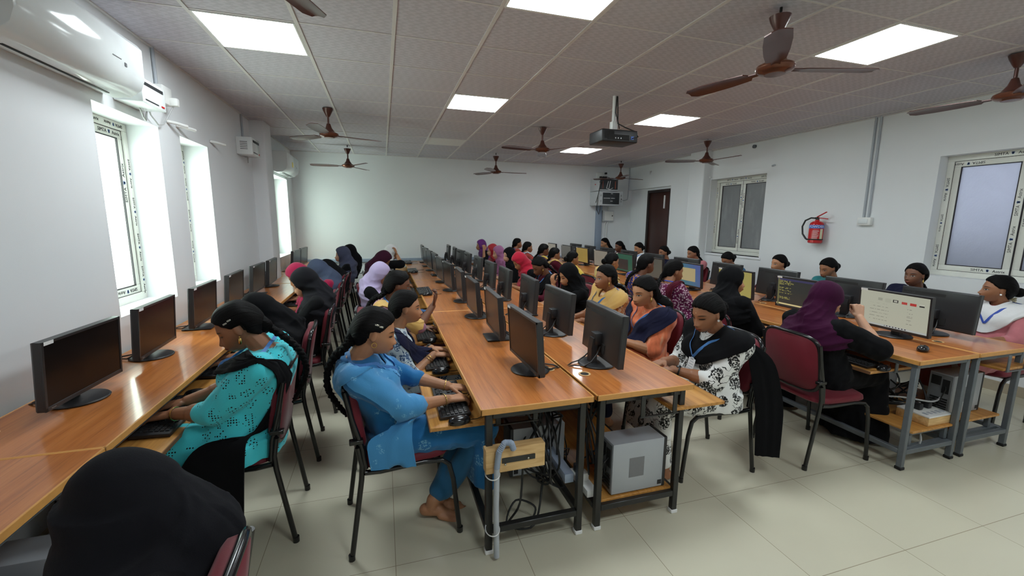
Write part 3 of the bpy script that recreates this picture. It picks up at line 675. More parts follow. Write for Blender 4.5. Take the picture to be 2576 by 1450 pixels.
# ------------------------------------------------------------------ tables
def table_proto(L, D, metal, trays, cap, shelf_z=0.15, shelf=None, tray_x=(-.21, .12)):
    """user side at local -x; origin on the floor under the user-side near corner of the top"""
    r = empty('computer_table')
    t = MB(); t.rbox(0.006, D-0.006, 0.006, L-0.006, .722, .75, .002, 1); t.build('tabletop', M['wood'], r)
    e = MB()
    for a in ((0, .008, 0, L), (D-.008, D, 0, L), (0, D, 0, .008), (0, D, L-.008, L)): e.rbox(*a, .7225, .7515, .0025, 1)
    e.build('edge_band', M['edge'], r)
    s = 0.032
    for x in (.03, D-.03-s):
        for y in (.025, L-.025-s):
            lg = MB().rbox(x, x+s, y, y+s, .012, .722, .003, 1).build('leg', M[metal], r)
            MB().rbox(x-.004, x+s+.004, y-.004, y+s+.004, 0, .022, .004, 1).build('foot_cap', M[cap], lg)
    f = MB(); xa, xb, ya, yb = .03, D-.03-s, .025, L-.025-s
    for y in (ya, yb):
        f.rbox(xa+s, xb, y, y+s, .69, .722, .003, 1); f.rbox(xa+s, xb, y, y+s, .105, .137, .003, 1)
    for x in (xa, xb):
        f.rbox(x, x+s, ya+s, yb, .69, .722, .003, 1); f.rbox(x, x+s, ya+s, yb, .105, .137, .003, 1)
    f.build('frame', M[metal], r)
    for cy in trays:
        for dy in (-.29, .29):
            b = MB()
            for x in (.10, .29): b.rbox(x, x+.026, cy+dy-.004, cy+dy+.004, .605, .722, .002, 1)
            b.rbox(.09, .32, cy+dy-.006, cy+dy+.006, .605, .612, .001, 1); b.build('tray_bracket', M[metal], r)
        k = MB(); k.rbox(tray_x[0], tray_x[1], cy-.285, cy+.285, .613, .631, .002, 1); kt = k.build('keyboard_tray', M['tray'], r)
        MB().rbox(tray_x[0]-.004, tray_x[0]+.001, cy-.286, cy+.286, .611, .632, .002, 1).build('tray_edge', M['ply'], kt)
        g = MB(); g.lathe([(.03, .7502), (.034, .7525), (.03, .7535), (.024, .7525), (.024, .745)], 20, Matrix.Translation((D-.075, cy, 0)), cap=False)
        go = g.build('cable_grommet', M['seam'], r); MB().lathe([(0.001, .7507), (.025, .7507)], 16, Matrix.Translation((D-.075, cy, 0)), cap=False).build('hole', M['vent'], go)
    if shelf:
        x0, x1, y0, y1 = shelf
        MB().rbox(x0, x1, y0, y1, shelf_z-.016, shelf_z, .002, 1).build('shelf', M['tray'], r)
        if shelf_z > .16:
            for y in (y0+.02, y1-.06, (y0+y1)/2):
                q = MB()
                for x in (x0+.01, x1-.04): q.rbox(x, x+.028, y, y+.028, .137, shelf_z-.016, .002, 1)
                q.rbox(x0+.01, x1-.012, y, y+.028, shelf_z-.04, shelf_z-.016, .002, 1)
                q.rbox(xa, xb, y, y+.028, .108, .134, .002, 1); q.build('shelf_support', M[metal], r)
    return r
def put_table(o, x, y, turned, label, group, L):
    o.location = (x, y+L if turned else y, 0); o.rotation_euler = (0, 0, PI if turned else 0); tag(o, label, 'computer table', group)
Y0C, LC, DC, SPC = 1.72, 2.10, .562, .70
Y0E, LE, DE, SPE = 1.65, 2.22, .575, .74
trC = [.41, 1.11, 1.81]; trE = [.47, 1.21, 1.95]
XCL, XCR = .385, 1.523      # user edges of the two centre rows
XEL, XER = 3.13, 4.295
XLW = -1.0
G1, G2, G3, G4 = 'black framed tables of the middle row, left side', 'black framed tables of the middle row, right side', 'grey framed tables of the right row, left side', 'grey framed tables of the right row, right side'
a = table_proto(LC, DC, 'blackmetal', trC, 'label', .15, (.25, DC-.04, .62, LC-.05)); put_table(a, XCL, Y0C, False, 'black framed table nearest the camera, left half of the middle double row', G1, LC)
b = table_proto(LC, DC, 'blackmetal', trC, 'label', .15, (.06, DC-.06, .055, LC-.05))
put_table(b, XCR, Y0C, True, 'black framed table nearest the camera, right half of the middle double row', G2, LC)
for i, w in ((1, 'second from the camera'), (2, 'third from the camera')):
    put_table(copy_tree(b), XCL, Y0C+LC*i, False, 'black framed table %s in the left half of the middle row' % w, G1, LC)
    put_table(copy_tree(b), XCR, Y0C+LC*i, True, 'black framed table %s in the right half of the middle row' % w, G2, LC)
c = table_proto(.72, DC, 'blackmetal', [.41], 'label', .15, (.06, DC-.06, .06, .66)); put_table(c, XCL, Y0C+LC*3, False, 'short black framed table at the far end of the middle row, left half', G1, .72)
put_table(copy_tree(c), XCR, Y0C+LC*3, True, 'short black framed table at the far end of the middle row, right half', G2, .72)
e = table_proto(LE, DE, 'greymetal', trE, 'vent', .25, (.12, DE-.05, .04, LE-.05), (-.12, .34))
put_table(e, XEL, Y0E, False, 'grey framed table nearest the camera, left half of the right double row', G3, LE)
put_table(copy_tree(e), XER, Y0E, True, 'grey framed table nearest the camera, right half of the right double row', G4, LE)
for i, w in ((1, 'second from the camera'), (2, 'third from the camera')):
    put_table(copy_tree(e), XEL, Y0E+LE*i, False, 'grey framed table %s in the left half of the right row' % w, G3, LE)
    put_table(copy_tree(e), XER, Y0E+LE*i, True, 'grey framed table %s in the right half of the right row' % w, G4, LE)
c = table_proto(.66, DE, 'greymetal', [.4], 'vent', .25, (.12, DE-.05, .04, .6)); put_table(c, XEL, Y0E+LE*3, False, 'short grey framed table at the far end of the right row, left half', G3, .66)
put_table(copy_tree(c), XER, Y0E+LE*3, True, 'short grey framed table at the far end of the right row, right half', G4, .66)
G5 = 'long wall tables under the left windows'
trL = [.47, 1.17, 1.87]
f = table_proto(LC, .56, 'greymetal', trL, 'vent', .15, (.12, .5, .05, LC-.05), (-.1, .2))
for y, lab in ((-.3, 'left wall table whose near end runs out of the lower left corner'), (1.8, 'left wall table under the first two windows, with three monitors'), (3.9, 'left wall table between the second window and the pier'), (6.79, 'left wall table beyond the pier')):
    o = table_proto(LC, .56, 'greymetal', [], 'vent', .15, (.06, .5, .05, LC-.05)) if y == -.3 else (f if y == 1.8 else copy_tree(f)); put_table(o, XLW, y, True, lab, G5, LC)
o = table_proto(.78, .42, 'greymetal', [], 'vent'); put_table(o, XLW, 6.005, True, 'short left wall table passing in front of the pier', G5, .78)

# ------------------------------------------------------------------ chair
def chair_proto():
    r = empty('padded_chair')
    s = MB(); w, zs = .205, .43
    rows = []
    for t, dz, k in ((0, 0, .93), (.012, .012, 1.0), (.035, .035, .985), (.05, .046, .9)):
        ring = []
        for j in range(28):
            a = 2*PI*j/28; c, q = math.cos(a), math.sin(a); n = 5
            x = .215*k*math.copysign(abs(c)**(2/n), c); y = .21*k*math.copysign(abs(q)**(2/n), q)
            ring.append(V((x, y+.01, zs-.005+dz)))
        rows.append(ring)
    s.loft(rows); s.build('seat', M['maroon'], r, 60)
    # backrest: padded front, glossy black rim
    def back_ring(k, dy):
        ring = []
        for j in range(32):
            a = 2*PI*j/32; c, q = math.cos(a), math.sin(a); n = 4.5
            x = .205*k*math.copysign(abs(c)**(2/n), c); z = .185*k*math.copysign(abs(q)**(2/n), q)
            yb = -.03*(1-(x/.2)**2)
            ring.append(V((x, dy+yb*.5, z)))
        return ring
    Mb = Matrix.Translation((0, -.235, .69)) @ Matrix.Rotation(math.radians(9), 4, 'X')
    b = MB(); b.loft([[Mb @ p for p in back_ring(k, d)] for k, d in ((.9, .045), (.97, .035), (1.0, .015), (1.0, -.004), (.96, -.012))]); bk = b.build('backrest', M['maroon'], r, 60)
    t = MB(); ring = back_ring(1.02, .0); t.tube([Mb @ p for p in ring], .0125, 8, closed=True, cap=False); t.build('rim', M['gloss'], bk, 60)
    tr = .0125
    for sx in (-1, 1):
        x = sx*.215
        t = MB(); t.tube([(x, -.265, .0), (x, -.205, .40), (x, -.2, .47), (x, -.215, .56)], tr, 10); t.lathe([(.0155, 0), (.0155, .028)], 10, Matrix.Translation((x, -.265, 0))); t.build('leg', M['blackglossmetal'], r)
        t = MB(); t.tube([(x, .255, 0), (x*.985, .225, .3), (x*.98, .205, .385), (x*.98, .17, .415), (x*.98, .08, .425), (x*.98, -.12, .42), (x, -.19, .43)], tr, 10); t.lathe([(.0155, 0), (.0155, .028)], 10, Matrix.Translation((x, .255, 0))); t.build('leg', M['blackglossmetal'], r)
        t = MB(); t.tube([(x, -.185, .45), (x, -.195, .55), (x, -.235, .7), (x*.99, -.26, .83)], tr*.95, 10); t.rbox(x-.016, x+.016, -.25, -.19, .58, .60, .003, 1); t.build('back_post', M['blackglossmetal'], r)
    t = MB(); t.tube([(-.21, -.12, .418), (.21, -.12, .418)], .009, 8); t.tube([(-.21, .12, .418), (.21, .12, .418)], .009, 8); t.build('cross_bar', M['blackglossmetal'], r)
    return r
CHAIR = chair_proto(); CH_USED = [False]
def put_chair(x, y, rz, label, group):
    o = copy_tree(CHAIR) if CH_USED[0] else CHAIR; CH_USED[0] = True
    o.location = (x, y, 0); o.rotation_euler = (0, 0, rz); return tag(o, label, 'chair', group)

# ------------------------------------------------------------------ monitor, keyboard, mouse, tower
def monitor_proto(base, screen, badge):
    """screen looks along local -x, origin on the table at the middle of the foot"""
    r = empty('computer_monitor')
    b = MB()
    if base == 'round': b.lathe([(.108, 0), (.11, .004), (.105, .009), (.05, .013), (.01, .0135)], 40)
    else: b.rbox(-.1, .09, -.1, .1, 0, .01, .004)
    b.build('base', M['plastic'], r)
    s = MB(); s.loft([[V((x, y*w, z)) for x, y in ((x0-.018, -1), (x0+.018, -1), (x0+.018, 1), (x0-.018, 1))] for x0, w, z in ((.03, .03, .01), (.03, .026, .1), (.02, .026, .16))])
    s.rbox(-.02, .03, -.035, .035, .12, .19, .006); s.build('stand', M['plastic'], r)
    T = Matrix.Translation((-.028, 0, .19)) @ Matrix.Rotation(math.radians(-4), 4, 'Y')
    h = MB(); W, Hh = .245, .146
    def rr(x, w, hh):
        return [V((x, y*w, z*hh)) for y, z in ((-1, -1), (1, -1), (1, 1), (-1, 1))]
    h.loft([[T @ p for p in q] for q in (rr(-.02, W, Hh), rr(-.022, W-.001, Hh-.001), rr(.004, W, Hh), rr(.011, W-.004, Hh-.003), rr(.014, W-.012, Hh-.008))])
    for z0, z1, y0, y1 in ((-Hh, -Hh+.018, -W, W), (Hh-.012, Hh, -W, W), (-Hh, Hh, -W, -W+.012), (-Hh, Hh, W-.012, W)): h.rbox(-.026, -.019, y0, y1, z0, z1, .001, 1, T)
    hh = h.build('housing', M['plasticback'], r, 25)
    sc = MB().box(-.001, .001, -W+.013, W-.013, -Hh+.019, Hh-.013).build('screen', M[screen], r); sc.matrix_local = T @ Matrix.Translation((-.0225, 0, .0))
    st = MB(); st.box(-.0265, -.0255, W-.062, W-.012, Hh-.016, Hh-.001, T); st.build('sticker', M['label'], r)
    v = MB(); v.box(.0132, .0145, -.15, .05, Hh-.05, Hh-.028, T); v.build('vent', M['vent'], hh)
    if badge == 'word':
        g = MB(); g.addm(text_mb('lenovo', .028), T @ frame_m((.0142, -.19, Hh-.034), (0, 1, 0), (0, 0, 1))); g.build('lettering', M['vent'], hh)
    elif badge == 'ring':
        g = MB(); g.tube([T @ V((.015, .022*math.cos(a), .02+.022*math.sin(a))) for a in np.linspace(0, 2*PI, 20)[:-1]], .0016, 6, closed=True, cap=False)
        g.addm(text_mb('DELL', .0135), T @ frame_m((.0146, 0, .02), (0, 1, 0), (0, 0, 1))); g.build('lettering', M['silver'], hh)
    m = MB(); m.addm(text_mb('lenovo' if badge == 'word' else 'DELL', .009, .0002), T @ frame_m((-.0263, W-.04, -Hh+.009), (0, -1, 0), (0, 0, 1))); m.build('front_lettering', M['silver'], hh)
    p = MB(); p.box(.006, .017, -.09, .08, -.115, -.06, T); p.build('port_panel', M['vent'], hh)
    for y0, k in ((-.03, 1), (.035, -1)):
        c = MB(); c.tube([T @ V((.02, y0, -.08)), (.02, y0*1.3, .07), (.06, y0*1.6, .03), (.1, y0*1.5, .008), (.15, y0*.7, .006), (.178, y0*.25, -.004)], .0042, 6); c.build('cable', M['cable'], r)
    return r
MON = {}; MON_USED = set()
def put_monitor(x, y, rz, kind, label, group, z=.7525):
    k = kind
    if k not in MON: MON[k] = monitor_proto(*k)
    o = copy_tree(MON[k]) if k in MON_USED else MON[k]; MON_USED.add(k)
    o.location = (x, y, z); o.rotation_euler = (0, 0, rz); return tag(o, label, 'monitor', group)
def keyboard_proto():
    r = empty('keyboard')
    b = MB(); b.loft([[V((x, y, z)) for x, y in ((-.075, -.22), (.075, -.22), (.075, .22), (-.075, .22))] if 0 else [V((x*k, y*k2, z+(x+.075)*.06)) for x, y in ((-.075, -.22), (.075, -.22), (.075, .22), (-.075, .22))] for z, k, k2 in ((0, .97, .99), (.006, 1, 1), (.014, .99, .997), (.016, .96, .985))]); b.build('body', M['plastic'], r, 30)
    q = MB()
    def key(x, y, wx, wy):
        z = .016+(x+.075)*.06
        q.loft([[V((x+a*wx/2*k, y+c*wy/2*k, z+dz)) for a, c in ((-1, -1), (1, -1), (1, 1), (-1, 1))] for dz, k in ((-.001, 1), (.004, .9), (.0055, .82))])
    for row in range(6):
        xx = -.055+row*.02+(.006 if row == 5 else 0); n = 15
        if row == 0:
            for yy, w in ((-.2, .022), (-.175, .02), (-.15, .02), (-.085, .1), (-.02, .02), (.005, .02), (.03, .022)): key(xx, yy+.0, .016, w)
        else:
            for j in range(13): key(xx, -.202+j*.0185, .0155, .0155)
        for j in range(3): 
            if row != 2: key(xx, .062+j*.0185, .0155, .0155)
        for j in range(4): key(xx, .132+j*.0185, .0155, .0155)
    q.build('keycaps', M['keys'], r, 30)
    c = MB(); c.tube([(.075, .05, .008), (.11, .06, .004), (.15, .09, .003), (.19, .08, .003)], .0025, 6); c.build('cable', M['cable'], r)
    return r
def mouse_proto():
    r = empty('computer_mouse')
    b = MB(); rings = []
    for z, k in ((0, .9), (.006, 1.0), (.018, .96), (.028, .8), (.034, .5), (.036, .1)):
        rings.append([V((.055*k*math.cos(a)-.004*(1-k), .031*k*math.sin(a)*(1-.12*math.cos(a)), z)) for a in np.linspace(0, 2*PI, 25)[:-1]])
    b.loft(rings); b.build('shell', M['gloss'], r, 60)
    w = MB(); w.tube([(.03, -.003, .0275), (.03, .003, .0275)], .007, 10); w.build('scroll_wheel', M['logo'], r)
    c = MB(); c.tube([(.05, 0, .008), (.09, .005, .004), (.13, .03, .003), (.17, .05, .003)], .0022, 6); c.build('cable', M['cable'], r)
    return r
KB = keyboard_proto(); MS = mouse_proto(); USED = set()
def put(proto, x, y, z, rz, label, cat, group):
    o = copy_tree(proto) if proto.name in USED else proto; USED.add(proto.name)
    o.location = (x, y, z); o.rotation_euler = (0, 0, rz); return tag(o, label, cat, group)
def tower_proto():
    """front looks along local -x; big side panels face +-y"""
    r = empty('computer_tower')
    MB().rbox(-.15, .16, -.07, .07, .006, .29, .004).build('case', M['pcgrey'], r)
    MB().rbox(-.168, -.149, -.071, .071, .003, .292, .005).build('front_panel', M['plastic'], r)
    for sy in (-1, 1): MB().box(-.03, .06, min(sy*.0695, sy*.0712), max(sy*.0695, sy*.0712), .09, .2).build('side_vent', M['pcmesh'], r)
    q = MB(); q.box(.159, .162, -.062, .062, .015, .28); q.build('rear_panel', M['pcrear'], r)
    q = MB(); q.box(.161, .165, -.055, .0, .2, .265); q.box(.161, .165, .01, .05, .15, .25)
    for k in range(5): q.box(.161, .165, -.05, .05, .03+.018*k, .04+.018*k)
    q.build('ports', M['vent'], r)
    q = MB(); q.tube([(.162, .03, .2), (.2, .05, .19), (.22, .03, .08), (.2, -.02, .02)], .004, 6); q.tube([(.162, -.02, .1), (.21, -.03, .1), (.215, 0, .04), (.2, .04, .02)], .0035, 6); q.tube([(.162, .0, .06), (.2, .0, .07), (.21, .05, .02)], .0035, 6); q.build('cable', M['cable'], r)
    for sy in (-1, 1): MB().box(-.145, -.12, min(sy*.0695, sy*.0714), max(sy*.0695, sy*.0714), .02, .045).build('badge', M['ink'], r)
    return r
PC = tower_proto()
# ------------------------------------------------------------------ people: materials
def m_skin(name, col, lid=1.0, bindi=False):
    m = NT(name); hp = m.attr('hp'); x, y, z = m.xyz(hp); ax = m.math('ABSOLUTE', x)
    c = m.coord('Object'); nz = m.noise(c, 18, 4)
    base = m.mix(nz, tuple(q*0.86 for q in col), tuple(min(1, q*1.1) for q in col))
    front = m.math('GREATER_THAN', y, 0.03)
    def ell(cx, cz, rx, rz, soft=0.25, src=ax, zsh=None):
        dx = m.math('DIVIDE', m.math('SUBTRACT', src, cx), rx); zz = z if zsh is None else zsh
        dz = m.math('DIVIDE', m.math('SUBTRACT', zz, cz), rz)
        d = m.math('ADD', m.math('MULTIPLY', dx, dx), m.math('MULTIPLY', dz, dz))
        k = m.n('ShaderNodeMapRange', interpolation_type='SMOOTHSTEP'); m.l(d, k.inputs[0])
        k.inputs[1].default_value = 1-soft; k.inputs[2].default_value = 1+soft; k.inputs[3].default_value = 1; k.inputs[4].default_value = 0
        return m.math('MULTIPLY', k.outputs[0], front)
    arch = m.math('ADD', z, m.math('MULTIPLY', m.math('POWER', m.math('DIVIDE', m.math('SUBTRACT', ax, 0.03), 0.024), 2.0), 0.005))
    col_ = m.mix(ell(0, -0.0650, 0.0240, 0.0095, 0.35, x), base, (col[0]*0.62+.03, col[1]*0.40, col[2]*0.45))
    col_ = m.mix(m.math('MULTIPLY', ell(0, -0.0650, 0.0225, 0.0012, 0.5, x), .8), col_, (0.03, 0.01, 0.01))
    col_ = m.mix(m.math('MULTIPLY', ell(0.0072, -0.0425, 0.0040, 0.0020, 0.4), .8), col_, (0.03, 0.012, 0.01))
    col_ = m.mix(m.math('MULTIPLY', ell(0.0315, -0.002, 0.021, 0.012, 0.6), .35), col_, tuple(q*0.5 for q in col))
    col_ = m.mix(m.math('MULTIPLY', ell(0.033, 0.0245, 0.0205, 0.0034, 0.45, ax, arch), .92), col_, (0.012, 0.008, 0.007))
    zc = 0.0 - 0.003*(1-lid)
    col_ = m.mix(ell(0.0315, zc+.0012, 0.0175, 0.0062*lid+.0026, 0.18), col_, (0.012, 0.008, 0.007))
    if lid > .35:
        col_ = m.mix(ell(0.0315, zc, 0.0150, 0.0054*lid+.0008, 0.2), col_, (0.40, 0.35, 0.32))
        ir = m.math('MULTIPLY', ell(0.0315, zc+.0005, 0.0058, 0.0058, 0.25), ell(0.0315, zc, 0.0150, 0.0054*lid+.0008, 0.2))
        col_ = m.mix(ir, col_, (0.01, 0.005, 0.004))
    if bindi: col_ = m.mix(ell(0, 0.041, 0.0024, 0.0026, 0.2, x), col_, (0.75, 0.55, 0.35))
    m.set(col_, 0.45, spec=0.35); m.b.inputs['Subsurface Weight'].default_value = 0.08
    m.b.inputs['Subsurface Radius'].default_value = (0.012, 0.005, 0.003); m.bump(m.noise(c, 220, 2), 0.08, 0.001)
    return m.mat
def m_hair():
    m = NT('black_hair'); hp = m.attr('hp', (1, 1, 1)); x, y, z = m.xyz(hp)
    ph = m.math('ARCTAN2', x, m.math('ADD', z, 0.06)); cv = m.n('ShaderNodeCombineXYZ')
    m.l(m.math('MULTIPLY', ph, 38.0), cv.inputs[0]); m.l(m.math('MULTIPLY', y, 14.0), cv.inputs[1]); m.l(m.math('MULTIPLY', z, 8.0), cv.inputs[2])
    f = m.noise(cv.outputs[0], 1.0, 4, 0.7, 0.5); g = m.noise(cv.outputs[0], 0.35, 2)
    m.bump(m.math('ADD', f, g), 0.9, 0.006)
    return m.set(m.mix(f, (0.0015, 0.0013, 0.0014), (0.006, 0.005, 0.005)), 0.5, spec=0.1)
def m_cloth(name, col, rough=0.9, sheen=0.25):
    m = NT(name); c = m.coord('Object'); g = m.noise(c, 9, 4); w = m.noise(c, 420, 2)
    m.bump(m.math('ADD', m.math('MULTIPLY', m.noise(m.coord('Object', (1, 1, .35)), 16, 3, .5, .6), 3), w), 0.22, 0.006)
    return m.set(m.mix(g, tuple(q*0.85 for q in col), tuple(min(1, q*1.12) for q in col)), rough, spec=0.3 if rough < .7 else 0.12, sheen=min(sheen, .015+max(col)*.5))
def m_print(name, base, ink, ink2=None, sc=14, thr=0.42, kind='floral'):
    m = NT(name); c = m.coord('Object'); w = m.noise(c, 380, 2)
    if kind == 'floral':
        cell = m.voro(c, sc); pet = m.noise(c, sc*6.5, 3, 0.7)
        mask = m.math('MULTIPLY', m.math('LESS_THAN', cell, thr), m.math('GREATER_THAN', pet, 0.47))
        vine = m.math('MULTIPLY', m.math('LESS_THAN', m.math('ABSOLUTE', m.math('SUBTRACT', m.noise(c, sc*1.1, 2), .5)), .012), m.math('GREATER_THAN', m.noise(c, sc*.7, 1), .5))
        mask = m.math('MAXIMUM', mask, vine); col = m.mix(mask, base, ink)
        if ink2:
            c2 = m.voro(m.coord('Object', (1, 1, 1.07)), sc*1.5); col = m.mix(m.math('LESS_THAN', c2, .2), col, ink2)
    elif kind == 'dots':
        cl = m.math('LESS_THAN', m.voro(c, 15, rnd=.5), .43); d = m.voro(m.coord('Object', (1, 1, 1)), 88, rnd=0.12)
        col = m.mix(m.math('MULTIPLY', cl, m.math('LESS_THAN', d, .33)), base, ink)
    elif kind == 'blotch':
        v = m.voro(c, sc, 'F1'); n = m.noise(c, sc*1.6, 2)
        col = m.mix(m.math('GREATER_THAN', m.math('ADD', v, m.math('MULTIPLY', n, .5)), thr+.25), base, ink)
    elif kind == 'motif':
        v = m.voro(c, sc); n = m.noise(c, sc*9, 3, .7)
        k = m.math('MULTIPLY', m.math('LESS_THAN', v, thr), m.math('GREATER_THAN', n, .53)); g = m.noise(c, 4, 3)
        col = m.mix(m.math('MULTIPLY', k, .7), m.mix(g, tuple(q*.8 for q in base), tuple(q*1.15 for q in base)), ink)
    else:  # streaky dye
        n = m.noise(m.coord('Object', (1, 1, .25)), sc, 4, .6, .5)
        col = m.ramp(n, [(.35, base), (.55, tuple(min(1, q*1.25) for q in base)), (.72, ink)])
    m.bump(m.math('ADD', m.math('MULTIPLY', m.noise(m.coord('Object', (1, 1, .35)), 16, 3, .5, .6), 3), w), 0.2, 0.006)
    return m.set(col, 0.85, spec=0.2, sheen=0.2)
SK = {}
def skin(tone, lid=1.0, bindi=False):
    k = (tone, lid, bindi)
    if k not in SK:
        col = {'deep': (0.175, 0.075, 0.042), 'brown': (0.305, 0.135, 0.071), 'tan': (0.43, 0.205, 0.108), 'light': (0.56, 0.31, 0.20)}[tone]
        SK[k] = m_skin('skin_'+tone, col, lid, bindi)
    return SK[k]
M['hair'] = m_hair(); M['gold'] = simple('gold', (0.75, 0.5, 0.15), 0.25, 1.0); M['pearl'] = simple('white_stone', (0.85, 0.85, 0.85), 0.15)
M['watch'] = simple('black_watch', (0.01, 0.01, 0.01), 0.25); M['steel'] = simple('steel', (0.5, 0.48, 0.42), 0.25, 1.0)
M['lanyard'] = simple('blue_lanyard', (0.06, 0.2, 0.5), 0.5, nz=.3, ns=120); M['lanyard2'] = simple('royal_blue_lanyard', (0.04, 0.09, 0.45), 0.5, nz=.2, ns=120)
M['flower'] = simple('cream_flower', (0.75, 0.68, 0.45), 0.6)
CL = {}
def cloth(key):
    if key in CL: return CL[key]
    P = {'black': (0.0045, 0.0045, 0.0055), 'softblack': (0.009, 0.009, 0.0115), 'navy': (0.012, 0.013, 0.035), 'maroon': (0.085, 0.008, 0.02), 'plum': (0.042, 0.005, 0.028), 'darkplum': (0.03, 0.005, 0.015), 'slate': (0.05, 0.065, 0.11),
         'greyblue': (0.055, 0.06, 0.10), 'lavender': (0.40, 0.33, 0.52), 'white': (0.72, 0.72, 0.72), 'red': (0.42, 0.012, 0.035), 'satinred': (0.35, 0.008, 0.02), 'satinpurple': (0.12, 0.012, 0.16), 'mauve': (0.34, 0.13, 0.26),
         'mustard': (0.62, 0.38, 0.12), 'yellow': (0.70, 0.50, 0.08), 'pink': (0.50, 0.17, 0.19), 'dustpink': (0.42, 0.20, 0.30), 'crimson': (0.28, 0.01, 0.05), 'teal': (0.03, 0.2, 0.22), 'greywhite': (0.55, 0.57, 0.6), 'blue': (0.02, 0.15, 0.36), 'denim': (0.03, 0.13, 0.26), 'red2': (0.4, 0.06, 0.05)}
    if key in P: r = m_cloth('cloth_'+key, P[key], 0.55 if 'satin' in key else 0.9)
    elif key == 'turq': r = m_print('turquoise_dotted_cotton', (0.06, 0.60, 0.68), (0.008, 0.008, 0.01), kind='dots')
    elif key == 'blueprint': r = m_print('blue_block_print', (0.018, 0.15, 0.37), (0.2, 0.45, 0.62), sc=9, thr=.30, kind='motif')
    elif key == 'bluescarf': r = m_print('light_blue_print', (0.06, 0.26, 0.52), (0.22, 0.5, 0.7), sc=17, thr=.22, kind='motif')
    elif key == 'bwfloral': r = m_print('white_black_floral', (0.74, 0.74, 0.72), (0.01, 0.01, 0.01), sc=13.5, thr=.48)
    elif key == 'bluefloral': r = m_print('white_blue_floral', (0.56, 0.66, 0.70), (0.05, 0.1, 0.2), sc=16, thr=.40)
    elif key == 'orangedye': r = m_print('orange_tie_dye', (0.62, 0.16, 0.07), (0.75, 0.42, 0.25), sc=26, kind='dye')
    elif key == 'orangefloral': r = m_print('orange_floral', (0.60, 0.24, 0.06), (0.75, 0.66, 0.5), (0.06, 0.03, 0.03), sc=24, thr=.38)
    elif key == 'pinkblotch': r = m_print('magenta_patterned', (0.62, 0.45, 0.52), (0.13, 0.008, 0.06), sc=58, thr=.42, kind='blotch')
    elif key == 'yellowfloral': r = m_print('pale_yellow_print', (0.66, 0.5, 0.16), (0.6, 0.25, 0.1), sc=30, thr=.25)
    elif key == 'mixed': r = m_print('orange_blue_print', (0.55, 0.26, 0.08), (0.03, 0.04, 0.3), sc=34, thr=.45, kind='blotch')
    CL[key] = r; return r

# ------------------------------------------------------------------ people: shapes
def capsule(mb, p0, p1, r0, r1, n=12):
    p0, p1 = V(p0), V(p1); d = p1-p0; L = d.length
    t = d/L if L > 1e-6 else V((0, 0, 1)); x = t.orthogonal().normalized(); y = t.cross(x); rings = []
    for a in (-80, -50, -22): rings.append((p0+t*(r0*math.sin(math.radians(a))), r0*math.cos(math.radians(a))))
    rings += [(p0, r0), (p1, r1)]
    for a in (22, 50, 80): rings.append((p1+t*(r1*math.sin(math.radians(a))), r1*math.cos(math.radians(a))))
    mb.loft([[c+x*(r*math.cos(2*PI*j/n))+y*(r*math.sin(2*PI*j/n)) for j in range(n)] for c, r in rings])
def chain(mb, pts, rs):
    for i in range(len(pts)-1): capsule(mb, pts[i], pts[i+1], rs[i], rs[i+1])
def sm(e0, e1, x): t = np.clip((x-e0)/(e1-e0), 0, 1); return t*t*(3-2*t)
def sphere_dirs(nu, nv):
    th = np.linspace(0, 2*PI, nu, endpoint=False); ph = np.linspace(-PI/2, PI/2, nv+1)[1:-1]
    d = np.array([[0, 0, -1]] + [[math.cos(p)*math.sin(t), math.cos(p)*math.cos(t), math.sin(p)] for p in ph for t in th] + [[0, 0, 1]])
    f = []; k = nv-1
    for j in range(nu): f.append((0, 1+j, 1+(j+1) % nu))
    for i in range(k-1):
        for j in range(nu): f.append((1+i*nu+j, 1+(i+1)*nu+j, 1+(i+1)*nu+(j+1) % nu, 1+i*nu+(j+1) % nu))
    b = 1+(k-1)*nu; e = len(d)-1
    for j in range(nu): f.append((b+j, e, b+(j+1) % nu))
    return d, f
def skull(d):
    x, y, z = d.T; w = sm(0.0, 1.0, -z)
    px = x*0.0735*(1-0.27*w); py = y*0.094*np.where(y > 0, 1+0.66*w, 1-0.42*w); pz = z*0.112
    py = np.where(y < 0, py*1.04, py*0.97)
    return np.stack([px, py, pz], 1)
def face(d):
    p = skull(d); x, y, z = p.T.copy(); f = sm(0.0, 0.04, y)
    def g(cx, cz, sx, sz): return np.exp(-((np.abs(x)-cx)/sx)**2/2-((z-cz)/sz)**2/2)*f
    prof = np.interp(z, [-.050, -.045, -.040, -.034, -.028, -.012, .006, .022], [0, .004, .016, .0225, .020, .0125, .005, 0])
    wid = np.interp(z, [-.05, -.036, -.02, 0, .02], [.012, .0105, .0075, .0062, .006])
    dy = prof*np.exp(-(x/wid)**2/2)*f
    dy += .0045*g(.0125, -.039, .005, .005)
    dy -= .0085*g(.0315, .001, .0135, .0085); dy += .0050*g(.0315, -.0005, .009, .0058); dy += .003*g(.030, .024, .018, .006)
    dy -= .0025*g(0, -.053, .012, .004); dy += .0060*g(0, -.0605, .015, .0042); dy += .0065*g(0, -.0695, .014, .0045); dy -= .0035*g(0, -.0650, .018, .0014); dy -= .0035*g(0, -.080, .016, .005)
    dy += .0085*g(0, -.098, .017, .011); dy += .004*g(.043, -.03, .014, .018); dy -= .002*g(.05, -.065, .012, .02)
    p[:, 1] += dy
    return p
